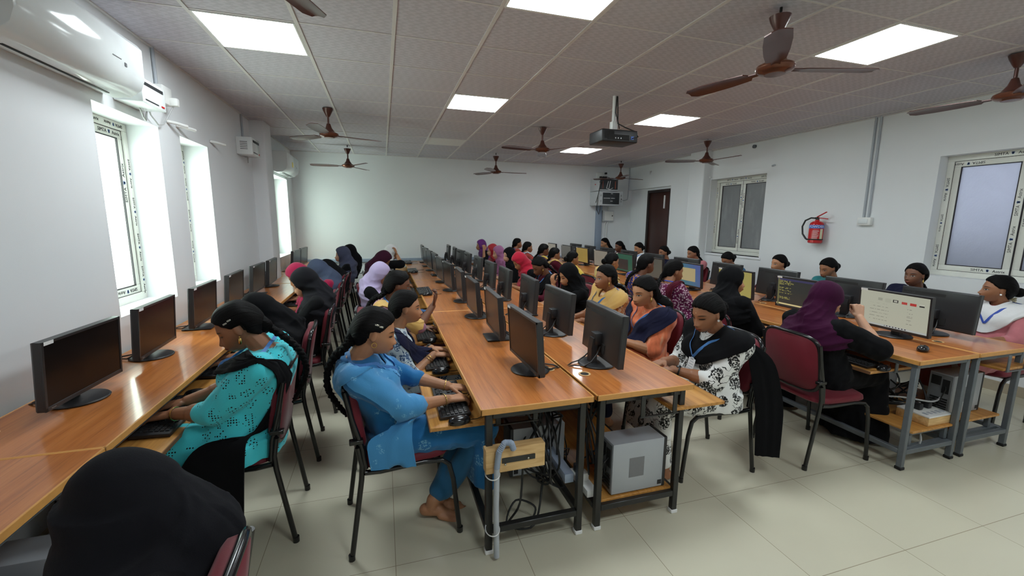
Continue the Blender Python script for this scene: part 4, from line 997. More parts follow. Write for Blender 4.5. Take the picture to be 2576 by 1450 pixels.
def remesh(mb, voxel, smooth=6, fold=0.0, seed=0, keep=None):
    me = bpy.data.meshes.new('tmp'); me.from_pydata(mb.v, [], mb.f); o = bpy.data.objects.new('tmp', me); COL.objects.link(o)
    r = o.modifiers.new('r', 'REMESH'); r.mode = 'VOXEL'; r.voxel_size = voxel; r.adaptivity = 0
    if smooth:
        s = o.modifiers.new('s', 'SMOOTH'); s.factor = 0.5; s.iterations = smooth
    bpy.context.view_layer.update(); dg = bpy.context.evaluated_depsgraph_get()
    out = bpy.data.meshes.new_from_object(o.evaluated_get(dg)); bpy.data.objects.remove(o); bpy.data.meshes.remove(me)
    n = len(out.vertices)
    if fold and n:
        co = np.empty(n*3, np.float32); out.vertices.foreach_get('co', co); co = co.reshape(-1, 3)
        no = np.empty(n*3, np.float32); out.vertices.foreach_get('normal', no); no = no.reshape(-1, 3)
        rg = np.random.default_rng(seed); f = np.zeros(n)
        for k in range(9):
            kv = rg.normal(size=3); kv[2] *= 0.45; kv = kv/np.linalg.norm(kv)*rg.uniform(35, 110)
            warp = np.sin(co @ (rg.normal(size=3)*9)+rg.uniform(0, 6))*1.3
            s = np.sin(co @ kv+warp+rg.uniform(0, 6)); f += np.sign(s)*np.abs(s)**.8*(60/np.linalg.norm(kv))**.6
        co += no*(f*fold/3.0)[:, None]
        out.vertices.foreach_set('co', co.ravel())
    out.polygons.foreach_set('use_smooth', [True]*len(out.polygons)); out.update()
    return out
def set_hp(me, inv):
    n = len(me.vertices); co = np.empty(n*3, np.float32); me.vertices.foreach_get('co', co); co = co.reshape(-1, 3)
    A = np.array(inv); q = co @ A[:3, :3].T + A[:3, 3]
    a = me.attributes.new('hp', 'FLOAT_VECTOR', 'POINT'); a.data.foreach_set('vector', q.astype(np.float32).ravel())
def link(me, name, mat, parent):
    me.name = name; me.materials.clear(); me.materials.append(mat)
    o = bpy.data.objects.new(name, me); COL.objects.link(o)
    if parent: o.parent = parent
    return o
def hand(mb, w, d, n, thumb, curls=(12, 40, 60), fr=0.0085, spread=0.0, sc=1.0):
    """w wrist, d pointing direction, n palm normal, thumb = +1/-1 side along n x d"""
    d = V(d).normalized(); n = (V(n)-d*V(n).dot(d)).normalized(); l = n.cross(d)*thumb; w = V(w)
    fl = (.068, .076, .070, .055)
    for j in range(4):
        off = (.027, .0092, -.0092, -.0265)[j]*sc
        b = w+d*((.082, .086, .083, .076)[j]*sc)+l*off
        capsule(mb, w+d*.012+l*(off*.55), b, .0135*sc, .0105*sc, 8)
        p = b; a = 0; dirb = (d+l*(spread*(1.5-j)*.12)).normalized(); L = fl[j]*sc
        for s, fra in enumerate((.44, .31, .25)):
            a += math.radians(curls[s]*(1+.12*((j*7+s*3) % 3-1))) if s < len(curls) else 0
            v = dirb*math.cos(a)+n*math.sin(a); q = p+v*(L*fra); capsule(mb, p, q, (fr, fr*.93, fr*.84)[s], (fr*.93, fr*.84, fr*.72)[s], 8); p = q
    b = w+d*.022*sc+l*.026*sc; fist = curls[0] > 55; v1 = (d*.75+l*.15+n*.65 if fist else d*.72+l*.6+n*.25).normalized(); v2 = (d*.3-l*.7+n*.6 if fist else d*.9+l*.2+n*.3).normalized()
    p1 = b+v1*.042*sc; capsule(mb, w+d*.01, b, .015*sc, .0125*sc, 8); capsule(mb, b, p1, .0125*sc, fr*1.1, 8); p2 = p1+v1*.012+v2*.022*sc; capsule(mb, p1, p2, fr*1.1, fr, 8); capsule(mb, p2, p2+v2*.02*sc, fr, fr*.8, 8)
def ik(a, b, l1, l2, pole):
    d = b-a; L = min(d.length, l1+l2-.005); t = d.normalized(); x = (l1*l1-l2*l2+L*L)/(2*L); h = math.sqrt(max(0, l1*l1-x*x))
    pl = (pole-t*pole.dot(t)).normalized(); return a+t*x+pl*h, a+t*L
def foot(mb, ank, yaw, detail, pitch=0):
    R3 = Matrix.Rotation(yaw, 4, 'Z') @ Matrix.Rotation(math.radians(pitch), 4, 'X'); ank = V(ank)
    P = lambda x, y, z: ank+(R3 @ V((x, y, z)))
    capsule(mb, P(0, -.03, -.045), P(0, .05, -.035), .032, .03); capsule(mb, P(0, .04, -.035), P(0.008, .125, -.055), .031, .02); capsule(mb, P(0.02, .06, -.05), P(0.026, .13, -.057), .022, .017); capsule(mb, P(-.018, .05, -.05), P(-.022, .12, -.058), .022, .015)
    capsule(mb, P(0, 0, .02), P(0, .0, -.03), .034, .033)
    if detail < 2:
        for k in range(5):
            x = (.031, .014, -.001, -.015, -.028)[k]; capsule(mb, P(x, .125-.003*k, -.06), P(x*1.06, (.17, .165, .158, .148, .137)[k], -.064), (.0125, .0095, .009, .0085, .008)[k], (.011, .0085, .008, .0075, .007)[k], 8)

def drape_folds(me, HM, nb, seed, amp):
    """soft cloth ridges running round the neck and down over the shoulders, none on the crown"""
    n = len(me.vertices); co = np.empty(n*3, np.float32); me.vertices.foreach_get('co', co); co = co.reshape(-1, 3)
    no = np.empty(n*3, np.float32); me.vertices.foreach_get('normal', no); no = no.reshape(-1, 3); rg = np.random.default_rng(seed)
    hc = np.array(HM.translation); c = np.array(nb); q = co-c; th = np.arctan2(q[:, 0], q[:, 1]); h = q[:, 2]
    f = np.zeros(n); side = rg.choice([-1, 1])
    for k in range(6):
        ph = rg.integers(2, 6)*th*side*.5+rg.uniform(22, 48)*h+rg.uniform(0, 6)+1.1*np.sin(2*th+9*h+rg.uniform(0, 6))
        f += (1-np.abs(np.sin(ph*.5)))**2.2*rg.uniform(.6, 1.3)-.35
    w = sm(hc[2]-c[2]+.06, hc[2]-c[2]-.06, h)*.9+.12
    co += no*(f*w*amp)[:, None]; me.vertices.foreach_set('co', co.ravel()); me.update()
class Fig: pass
def make_person(hip, rz, head, label, hyaw=0, hpitch=10, hroll=0, tone='brown', lid=.62, bindi=False, hair='braid', hijab=None, drape=.17, top='black', sleeve=1.1, lower='abaya', trousers='black', hem=.30, feet_y=.34, feet_x=.09,
                hands=None, curls=None, poles=None, detail=1, girth=1.0, hs=.925, dupatta=None, lanyard=None, card=False, earring=None, extras=(), knee=.42, wide=1.0, braid_side=0, lean_out=0.0, cross=False, veil=False):
    hip = V((hip[0], hip[1], 0)); Rz = Matrix.Rotation(rz, 4, 'Z'); inv = Matrix.Rotation(-rz, 4, 'Z')
    H = inv @ (V(head)-hip); vox = (.0040, .0060, .0092)[detail]; cv = (.0075, .0095, .013)[detail]
    F = Fig(); F.hs = hs
    HM = Matrix.Translation(H) @ Matrix.Rotation(math.radians(hyaw), 4, 'Z') @ Matrix.Rotation(math.radians(hroll), 4, 'Y') @ Matrix.Rotation(math.radians(-hpitch), 4, 'X') @ Matrix.Scale(hs, 4)
    HI = HM.inverted(); hl = lambda x, y, z: HM @ V((x, y, z))
    nk = hl(0, -.028, -.07); back = H.y-.05
    nb = V((H.x*.8, nk.y-.035-.02*max(0, hpitch)/40, nk.z-.062))
    p0 = V((0, 0, .53)); p1 = V((lean_out*.2, -.03+(nb.y)*.18, .70)); p2 = V((nb.x*.8, nb.y*.7-.045, nb.z-.15))
    def spine(t):
        u = 1-t; return p0*(u**3)+p1*(3*u*u*t)+p2*(3*u*t*t)+nb*(t**3)
    def tang(t): return (spine(min(1, t+.02))-spine(max(0, t-.02))).normalized()
    def fr(t):
        z = tang(t); x = V((1, 0, 0)); x = (x-z*x.dot(z)).normalized(); y = z.cross(x); return x, y, z
    F.spine, F.fr, F.nb, F.HM = spine, fr, nb, HM
    def trunk(mb, s, grow=0.0, neck=True):
        rows = []; n = 28
        for t, a, b, yo in ((-.10, .12, .09, 0), (-.06, .168, .118, 0), (.06, .178, .124, 0), (.2, .165, .115, 0), (.4, .140, .10, .002), (.58, .148, .108, .008), (.68, .155, .112, .012), (.8, .172, .104, .0), (.9, .165, .088, -.004), (.97, .125, .068, -.004), (1.0, .068, .056, 0)):
            c = spine(max(0, t))+ (V((0, 0, t*.5)) if t < 0 else V()); x, y, z = fr(max(0, t)); k = girth if t < .9 else 1+(girth-1)*.5
            rows.append([c+x*((a*k*s+grow)*math.cos(2*PI*j/n))+y*((b*k*s+grow)*math.sin(2*PI*j/n)+yo) for j in range(n)])
        mb.loft(rows)
        x, y, z = fr(.62); c = spine(.62)
        for sx in (-1, 1): mb.ball(c+x*(sx*.062*girth)+y*(.062*girth*s+grow), .058*girth*s+grow, 12, 8)
        if neck: capsule(mb, nb-V((0, 0, .03)), nk, .054*s+grow, .047*s+grow)
    # arms
    x, y, z = fr(.95); SH = [nb+x*(sx*.160*(.5+.5*girth))-z*.052 for sx in (-1, 1)]
    hd = hands or [None, None]; WR, EL, HD = [], [], []
    for i, sx in enumerate((-1, 1)):
        h = hd[i] or dict(); tgt = h.get('w')
        tgt = (inv @ (V(tgt)-hip)) if (tgt is not None and h.get('world')) else V(tgt if tgt is not None else (sx*.075, .235, .69))
        pole = V(h.get('pole', (sx*.42, -.12, -.9)))
        e, w = ik(SH[i], tgt, .255, .235, pole); EL.append(e); WR.append(w)
        d = V(h.get('d', (-sx*.15, 1, -.12))); nn = V(h.get('n', (0, -.15, -1)))
        HD.append((d, nn, h.get('curls', curls or (14, 38, 48)), h.get('flat', 0)))
    F.WR, F.EL, F.SH = WR, EL, SH
    # legs
    KN = [V((sx*(.095*wide+.0), knee, .50)) for sx in (-1, 1)]; AN = [V((sx*feet_x*(-.35 if cross else 1), feet_y+(.04 if (cross and sx > 0) else 0), .085)) for sx in (-1, 1)]
    # ---- body, one continuous skin
    b = MB(); trunk(b, .9)
    d_, f_ = sphere_dirs(*((84, 64), (60, 44), (40, 30))[detail]); fp = face(d_); b.add([HM @ V(p) for p in fp], f_)
    for sx in (-1, 1):
        E = HM @ Matrix.Translation((sx*.0735, -.008, -.008)) @ Matrix.Rotation(sx*math.radians(-22), 4, 'Z')
        b.ball((0, 0, 0), (.0075, .017, .029), 12, 9); k = 12*8+2
        b.v[-k:] = [tuple(E @ V(p)) for p in b.v[-k:]]
    capsule(b, hl(0, -.02, -.05), nb-V((0, 0, .02)), .05, .052)
    for i, sx in enumerate((-1, 1)):
        chain(b, [nb-V((0, 0, .05)), SH[i], EL[i], WR[i]], [.05, .046*girth, .037*girth, .0255])
        capsule(b, EL[i].lerp(WR[i], .2), EL[i].lerp(WR[i], .5), .038*girth, .034*girth)
        d, nn, cu, fl = HD[i]; hand(b, WR[i], d, nn, -sx if not fl else fl, cu, (.0083, .009, .0115)[detail], .6)
        chain(b, [V((sx*.085, .0, .53)), KN[i], AN[i]], [.08, .055, .034]); capsule(b, KN[i].lerp(AN[i], .25)-V((0, .015, 0)), KN[i].lerp(AN[i], .5), .05, .04)
        foot(b, AN[i], -sx*.12 if not cross else sx*.25, detail, 0 if not cross else -12)
    me = remesh(b, vox, (1, 2, 2)[detail]); set_hp(me, HI)
    me.name = 'person'; me.materials.append(skin(tone, lid, bindi)); po = bpy.data.objects.new('person', me); COL.objects.link(po)
    po.location = hip; po.rotation_euler = (0, 0, rz); tag(po, label, 'person'); F.o = po
    # ---- garment
    g = MB(); trunk(g, 1.0, .012, neck=False); sl = sleeve; sw = 1.25 if lower == 'abaya' else 1.0
    for i, sx in enumerate((-1, 1)):
        pts, rs = [nb-V((0, 0, .07)), SH[i]], [.064, .066*girth]
        if sl >= 1: pts.append(EL[i]); rs.append(.054*girth*sw)
        else: pts.append(SH[i].lerp(EL[i], sl)); rs.append(.058*girth)
        chain(g, pts, rs)
        if sl > 1: capsule(g, EL[i], EL[i].lerp(WR[i], sl-1), .053*girth*sw, (.045*girth if lower != 'abaya' else .058))
        capsule(g, V((sx*.09, -.02, .535)), V((sx*.1*wide, knee-.01, .515)), .105*girth, .082)
    capsule(g, V((0, .02, .52)), V((0, knee-.02, .51)), .09, .075)
    def skirt(z1, rx0, ry0, rx1, ry1, y0, y1):
        rows = []
        for k in range(7):
            t = k/6; rx, ry = rx0+(rx1-rx0)*t, ry0+(ry1-ry0)*t; cy = y0+(y1-y0)*t; zz = .53+(z1-.53)*t
            rows.append([V((rx*math.cos(a)*(1+.05*math.sin(5*a+1)*t), cy+ry*math.sin(a)*(1+.10*math.sin(7*a)*t), zz)) for a in np.linspace(0, 2*PI, 33)[:-1]])
        g.loft(rows)
    if lower == 'abaya': skirt(.03, .18*wide, .09, .225*wide, .19, knee-.01, (knee+feet_y)/2+.02)
    elif lower == 'kurta':
        skirt(hem, .18*wide, .07, .20*wide, .09, knee-.02, knee+.0)
        rows = [[V((.20*girth*math.cos(a), -.02+.15*math.sin(a)*girth, zz)) for a in np.linspace(0, 2*PI, 33)[:-1]] for zz in (.56, .50, .455)]; g.loft(rows)
    gm = remesh(g, cv, 5, .0045 if detail < 2 else .003, int(abs(hip.y)*100)+3)
    go = link(gm, 'abaya' if lower == 'abaya' else 'kurta', cloth(top), po); F.garment = go
    if lower == 'kurta':
        t = MB()
        for i, sx in enumerate((-1, 1)): chain(t, [V((sx*.085, 0, .52)), KN[i], KN[i].lerp(AN[i], .86)], [.09, .07, .054])
        link(remesh(t, cv, 4, .003, 5), 'trousers', cloth(trousers), po)
    # ---- head covering or hair
    d_, f_ = sphere_dirs(*((72, 54), (56, 42), (36, 28))[detail]); sk = skull(d_)
    if hijab:
        hmb = MB(); rr = np.linalg.norm(sk, axis=1); x_, y_, z_ = sk.T
        fa = ((x_/.057)**2+((z_+.018)/.083)**2); openf = (1-sm(.85, 1.12, fa))*sm(.0, .03, y_)
        bulge = .021+.016*sm(.02, -.06, y_)*sm(-.08, .0, z_)+.006*sm(.02, .1, z_)
        k = (rr+bulge*(1-openf)-.012*openf)/rr; hp_ = sk*k[:, None]
        hmb.add([HM @ V(p) for p in hp_], f_)
        capsule(hmb, hl(0, -.012, -.06), nb+V((0, .012, -.01)), .084*hs, .10)
        capsule(hmb, hl(0, -.03, -.02), nb+V((0, -.02, -.02)), .098*hs, .118, 16)
        rows = []; n = 36
        zz = tang(1.0)
        for s, a, bb, yo in ((.055, .085, .085, .01), (.02, .125, .105, .005), (-.02, .180, .122, .0), (-.06, .216*(.5+.5*girth), .134*girth, 0), (-.11, .228*(.5+.5*girth), .142*girth, 0), (-max(.13, drape*.7), .226*(.5+.5*girth), .150*girth, .004), (-max(.15, drape), .218*(.5+.5*girth), .160*girth, .008)):
            tt = min(1, max(0, 1+s/.48)); c = spine(tt)+(zz*s if s > 0 else V()); xx, yy, _ = fr(tt)
            if s > 0: c = c+V((0, .01, 0))
            rows.append([c+xx*(a*math.cos(t)*(1+.03*math.sin(6*t+s*40)))+yy*(bb*math.sin(t)+yo)-_*(.05*(math.sin(t) > 0)*math.sin(t)*(s <= -drape*.6)) for t in np.linspace(0, 2*PI, n+1)[:-1]])
        hmb.loft(rows)
        if veil:   # long cloth falling straight from the bowed head
            vr = []
            for k in range(9):
                t = k/8; vr.append([V((H.x*(1-t*.5)+(.112+.075*t)*math.cos(a)*(1+.07*t*math.sin(5*a+1)), H.y+.01-.05*t+(.125+.055*t)*math.sin(a)*(1+.09*t*math.sin(4*a+2)+.05*t*math.sin(9*a)), H.z+.03-.46*t)) for a in np.linspace(0, 2*PI, 49)[:-1]])
            hmb.loft(vr)
        hm = remesh(hmb, cv*.9, 5, 0); drape_folds(hm, HM, nb, int(abs(hip.y)*31)+1, .008 if detail < 2 else .0075); set_hp(hm, HI)
        link(hm, 'headscarf', cloth(hijab), po)
    else:
        x_, y_, z_ = sk.T; line = np.interp(y_, [-.09, -.055, -.036, -.026, .016, .03, .05, .07, .085], [-.082, -.08, -.05, .010, .016, .03, .054, .072, .080])
        h = z_-line+.004*np.sin(x_*240+y_*90)*.5; mk = sm(-.006, .006, h)
        th = -.010+mk*(.022+.016*sm(.0, -.08, y_)+.005*sm(.05, .1, z_)+.006*sm(.04, .07, np.abs(x_))*sm(.06, -.02, y_)); part = np.exp(-(x_/.0035)**2)*sm(.03, .08, z_)*(.004)
        rr = np.linalg.norm(sk, axis=1); hp_ = sk*((rr+th-part)/rr)[:, None]
        hb = MB(); hb.add([HM @ V(p) for p in hp_], f_); nbk = hl(0, -.105, -.035)
        if hair == 'bun': hb.ball(hl(0, -.125, -.02), (.048*hs, .036*hs, .042*hs), 14, 10)
        if hair in ('braid', 'pony', 'loose'): capsule(hb, hl(0, -.075, -.02), hl(0, -.098, -.06), .05*hs, .036*hs)
        ho = hb.build('hair', M['hair'], po, None)
        ho.data.polygons.foreach_set('use_smooth', [True]*len(ho.data.polygons)); set_hp(ho.data, HI)
        xx, yy, zz = fr(.8); bs = braid_side
        bk = lambda t, off: spine(t)-fr(t)[1]*((.115 if t < .9 else .085)*girth+off)+fr(t)[0]*bs*(1-t)*.8
        if hair == 'loose':
            lb = MB(); chain(lb, [hl(0, -.08, -.03), hl(0, -.1, -.1), bk(.95, .03), bk(.75, .035)], [.06, .055, .045, .03]); lo = link(remesh(lb, cv, 3, .004, 9), 'loose_hair', M['hair'], po); set_hp(lo.data, HI)
        if hair in ('braid', 'pony'):
            pts = [hl(0, -.085, -.045), hl(bs*.2, -.115, -.095), bk(.97, .035), bk(.8, .045), bk(.62, .045), bk(.45, .035)]
            if bs > .3: pts = [hl(0, -.085, -.045), hl(bs*.1, -.1, -.1)]+[spine(.98)+xx*bs*.1-yy*.06+zz*.03, spine(.92)+xx*bs*.16+yy*.05, spine(.75)+xx*bs*.14+yy*.14, spine(.6)+xx*bs*.13+yy*.16]
            P = []; k = 48
            for i in range(k+1):
                u = i/k*(len(pts)-1); j = min(int(u), len(pts)-2); f = u-j
                a, b_, c_, e_ = pts[max(0, j-1)], pts[j], pts[j+1], pts[min(len(pts)-1, j+2)]
                P.append(.5*((2*b_)+(c_-a)*f+(2*a-5*b_+4*c_-e_)*f*f+(-a+3*b_-3*c_+e_)*f**3))
            bm_ = MB()
            for s in range(3):
                Q, R2 = [], []
                for i, p in enumerate(P):
                    t = i/k; tn = (P[min(k, i+1)]-P[max(0, i-1)]).normalized(); sd = tn.cross(yy).normalized() if abs(tn.dot(yy)) < .95 else xx; nn = sd.cross(tn)
                    wv = 2*PI*(i/5.2)+s*2*PI/3; kk = 1-.5*t
                    if hair == 'pony': kk *= .8
                    Q.append(p+sd*(.015*kk*math.sin(wv/ (1 if hair == 'braid' else 6)))+nn*(.008*kk*math.sin(2*wv))); R2.append((.0165 if hair == 'braid' else .02)*kk*(1 if i < k-2 else .5))
                bm_.tube(Q, R2, 7)
            bo = bm_.build('braid' if hair == 'braid' else 'ponytail', M['hair'], po, 70); set_hp(bo.data, HI)
    # ---- things draped on: find the cloth surface with rays
    vs, fs = [], []
    for me_ in (gm, me): 
        q = len(vs); vs += [v.co.copy() for v in me_.vertices]; fs += [[q+i for i in p.vertices] for p in me_.polygons]
    tree = BVHTree.FromPolygons(vs, fs) if (dupatta or lanyard or extras) else None
    tg = BVHTree.FromPolygons([v.co.copy() for v in gm.vertices], [list(p.vertices) for p in gm.polygons]) if dupatta else None
    def hit(phi, h, off=.006):
        """point on the clothes: phi degrees round the trunk (0 front, 90 her left... -x), h metres below the neck base along the spine"""
        t = 1-h/.46; x, y, z = fr(min(1, max(0, t))); c = spine(min(1, max(0, t)))+(z*(-h) if h < 0 else V()); a = math.radians(phi)
        d = (y*math.cos(a)-x*math.sin(a)).normalized(); o = c+d*.45; r = tree.ray_cast(o, -d)
        return (r[0]+d*off) if r[0] else c+d*.06
    F.hit = hit
    def ribbon(rows, thick, name, mat, folds=0):
        mb = MB(); rings = []
        for i, row in enumerate(rows):
            n = len(row); outer, inner = [], []
            for j, p in enumerate(row):
                a = row[min(n-1, j+1)]-row[max(0, j-1)]; q = rows[min(len(rows)-1, i+1)][j]-rows[max(0, i-1)][j]; nr = a.cross(q)
                nr = nr.normalized() if nr.length > 1e-7 else V((0, 0, 1))
                e = folds*(.5+.5*math.sin(j*2.2+.35*math.sin(i*.45)+1.3*math.sin(j*.7)))
                outer.append(p+nr*(thick/2+e)); inner.append(p-nr*(thick/2-e))
            rings.append(outer+inner[::-1])
        mb.loft(rings); return mb.build(name, mat, po, 60)
    F.ribbon = ribbon
    for dp in (dupatta or []):
        rows = []; n = dp.get('n', 15); path = dp['path']; K = dp.get('k', 26)
        for i in range(K+1):
            u = i/K*(len(path)-1); j = min(int(u), len(path)-2); f = u-j; A, B = path[j], path[j+1]
            ph, hh, dph, dh = [A[q]+(B[q]-A[q])*f for q in range(4)]
            rows.append([hit(ph+dph*(w_/(n-1)-.5), hh+dh*(w_/(n-1)-.5), dp.get('off', .012)) for w_ in range(n)])
        for tail in dp.get('tail', []):
            last = rows[-1]; c0 = sum(last, V())/n; cen = V(tail[0]); sp = tail[1]; ax = V(tail[2]) if len(tail) > 2 else (last[-1]-last[0]).normalized()
            for q in range(1, 9):
                f = q/8; rows.append([ (last[w_].lerp(cen+ax*(sp*(w_/(n-1)-.5)), f)) for w_ in range(n)])
        # even out
        for _ in range(dp.get('sm', 4)):
            rows = [[(rows[i][j]*2+rows[max(0, i-1)][j]+rows[min(len(rows)-1, i+1)][j])*.25 for j in range(n)] for i in range(len(rows))]
            rows = [[(r[j]*2+r[max(0, j-1)]+r[min(n-1, j+1)])*.25 if 0 < j < n-1 else r[j] for j in range(n)] for r in rows]
        of = dp.get('off', .012)
        def clear(p, o_):
            r_ = tg.find_nearest(p, .09)
            if r_[0] is None: return p
            s_ = (p-r_[0]).dot(r_[1]); return r_[0]+r_[1]*o_ if s_ < o_ else p
        rows = [[clear(p, of) for p in r] for r in rows]
        rows = [[(rows[i][j]*2+rows[max(0, i-1)][j]+rows[min(len(rows)-1, i+1)][j])*.25 for j in range(n)] for i in range(len(rows))]
        rows = [[clear(p, of) for p in r] for r in rows]
        rb = ribbon(rows, dp.get('th', .007), dp.get('name', 'dupatta'), cloth(dp['mat']), dp.get('fold', .004))
        q = len(vs); vs += [v.co.copy() for v in rb.data.vertices]; fs += [[q+i for i in p.vertices] for p in rb.data.polygons]
    if dupatta: tree = BVHTree.FromPolygons(vs, fs)
    if lanyard:
        def front(xo, h, off):
            t = min(1, max(0, 1-h/.46)); xx, yy, zz = fr(t); c = spine(t)+(zz*(-h) if h < 0 else V()); o_ = c+xx*xo+yy*.4
            r_ = tree.ray_cast(o_, -yy, .55); return (r_[0]+yy*off) if r_[0] else c+xx*xo+yy*.07
        for sx in (-1, 1):
            ctr = [hit(sx*ph, hh, .006) for ph, hh in ((180, -.03), (150, -.028), (122, -.022), (98, -.012))]
            ctr += [front(-sx*(.066*(1-k/12)**.8+.001), .02+.215*k/12, .007) for k in range(13)]
            C2 = []
            for i in range(len(ctr)-1):
                for k in range(2): C2.append(ctr[i].lerp(ctr[i+1], k/2))
            C2.append(ctr[-1])
            for _ in range(3): C2 = [C2[0]]+[(C2[i-1]+C2[i]*2+C2[i+1])*.25 for i in range(1, len(C2)-1)]+[C2[-1]]
            R2 = []
            for i, p in enumerate(C2):
                tn = (C2[min(len(C2)-1, i+1)]-C2[max(0, i-1)]).normalized(); out = (p-spine(.9)); out = (out-tn*out.dot(tn)).normalized(); wv = tn.cross(out)
                R2.append([p-wv*.0078, p, p+wv*.0078])
            ribbon(R2, .002, 'lanyard', M[lanyard])
        if card:
            p = hit(2, .24, .012); x, y, z = fr(.55); cb = MB(); Mx = frame_m(p-z*.05, x, z); cb.rbox(-.028, .028, -.042, .042, -.002, .002, .001, 1, Mx); c_ = cb.build('identity_card', M['label'], po)
            q = MB()
            for k in range(4): q.box(-.02, .012+.004*k, .02-.016*k, .024-.016*k, -.0027, .0027, Mx)
            q.rbox(-.012, .012, .036, .048, -.004, .004, .001, 1, Mx); q.build('card_print', M['conduit'], c_)
    if earring:
        for sx in (-1, 1):
            q = MB(); p = hl(sx*.080, .002, -.037)
            if earring == 'stud': q.ball(p, .0075, 8, 6)
            elif earring == 'hoop': q.tube([p+V((0, .011*math.cos(a), -.011+.011*math.sin(a))) for a in np.linspace(0, 2*PI, 16)[:-1]], .0018, 6, closed=True, cap=False)
            else:
                q.ball(p, .004, 8, 6); q.ball(p-V((0, 0, .02)), (.0045, .008, .016), 10, 8)
            q.build('earring', M['pearl' if earring == 'stud' else 'gold'], po, 60)
    for ex in extras:
        if ex[0] == 'flowers':
            q = MB(); c0 = hl(.045, -.115, -.10)
            for k in range(16):
                a = k*2.4; p = c0+V((.022*math.cos(a)*(k/16)**.5, .012*math.sin(a*1.3), .03*math.sin(a)*(k/16)**.5)); q.ball(p, (.009, .009, .007), 8, 6)
            q.build('hair_flowers', M['flower'], po, 60); continue
        if ex[0] == 'clip':
            for dz in (.0, .022):
                q = MB(); q.rbox(-.002, .002, -.009, .009, -.004, .004, .001, 1, Matrix.Translation(hl(ex[1]*.093, -.01+dz, .055-dz*.2)) @ HM.to_3x3().normalized().to_4x4()); q.build('hair_clip', M['steel'], po)
            continue
        i = 0 if ex[1] == 'L' else 1; w = EL[i].lerp(WR[i], ex[2] if len(ex) > 2 else .93); ax = (WR[i]-EL[i]).normalized(); x1 = ax.orthogonal().normalized(); y1 = ax.cross(x1)
        rad = .030 if (len(ex) < 3 or ex[2] > .88) else .034
        q = MB(); q.tube([w+x1*(rad*math.cos(a))+y1*(rad*math.sin(a)) for a in np.linspace(0, 2*PI, 24)[:-1]], .0022 if ex[0] == 'bangle' else .005, 6, closed=True, cap=False)
        if ex[0] == 'watch': q.ball(w+V((0, 0, .03)), (.016, .016, .006), 12, 6)
        q.build('bangle' if ex[0] == 'bangle' else 'wristwatch', M['gold' if ex[0] == 'bangle' else ('watch' if len(ex) < 4 else ex[3])], po, 60)
    return F
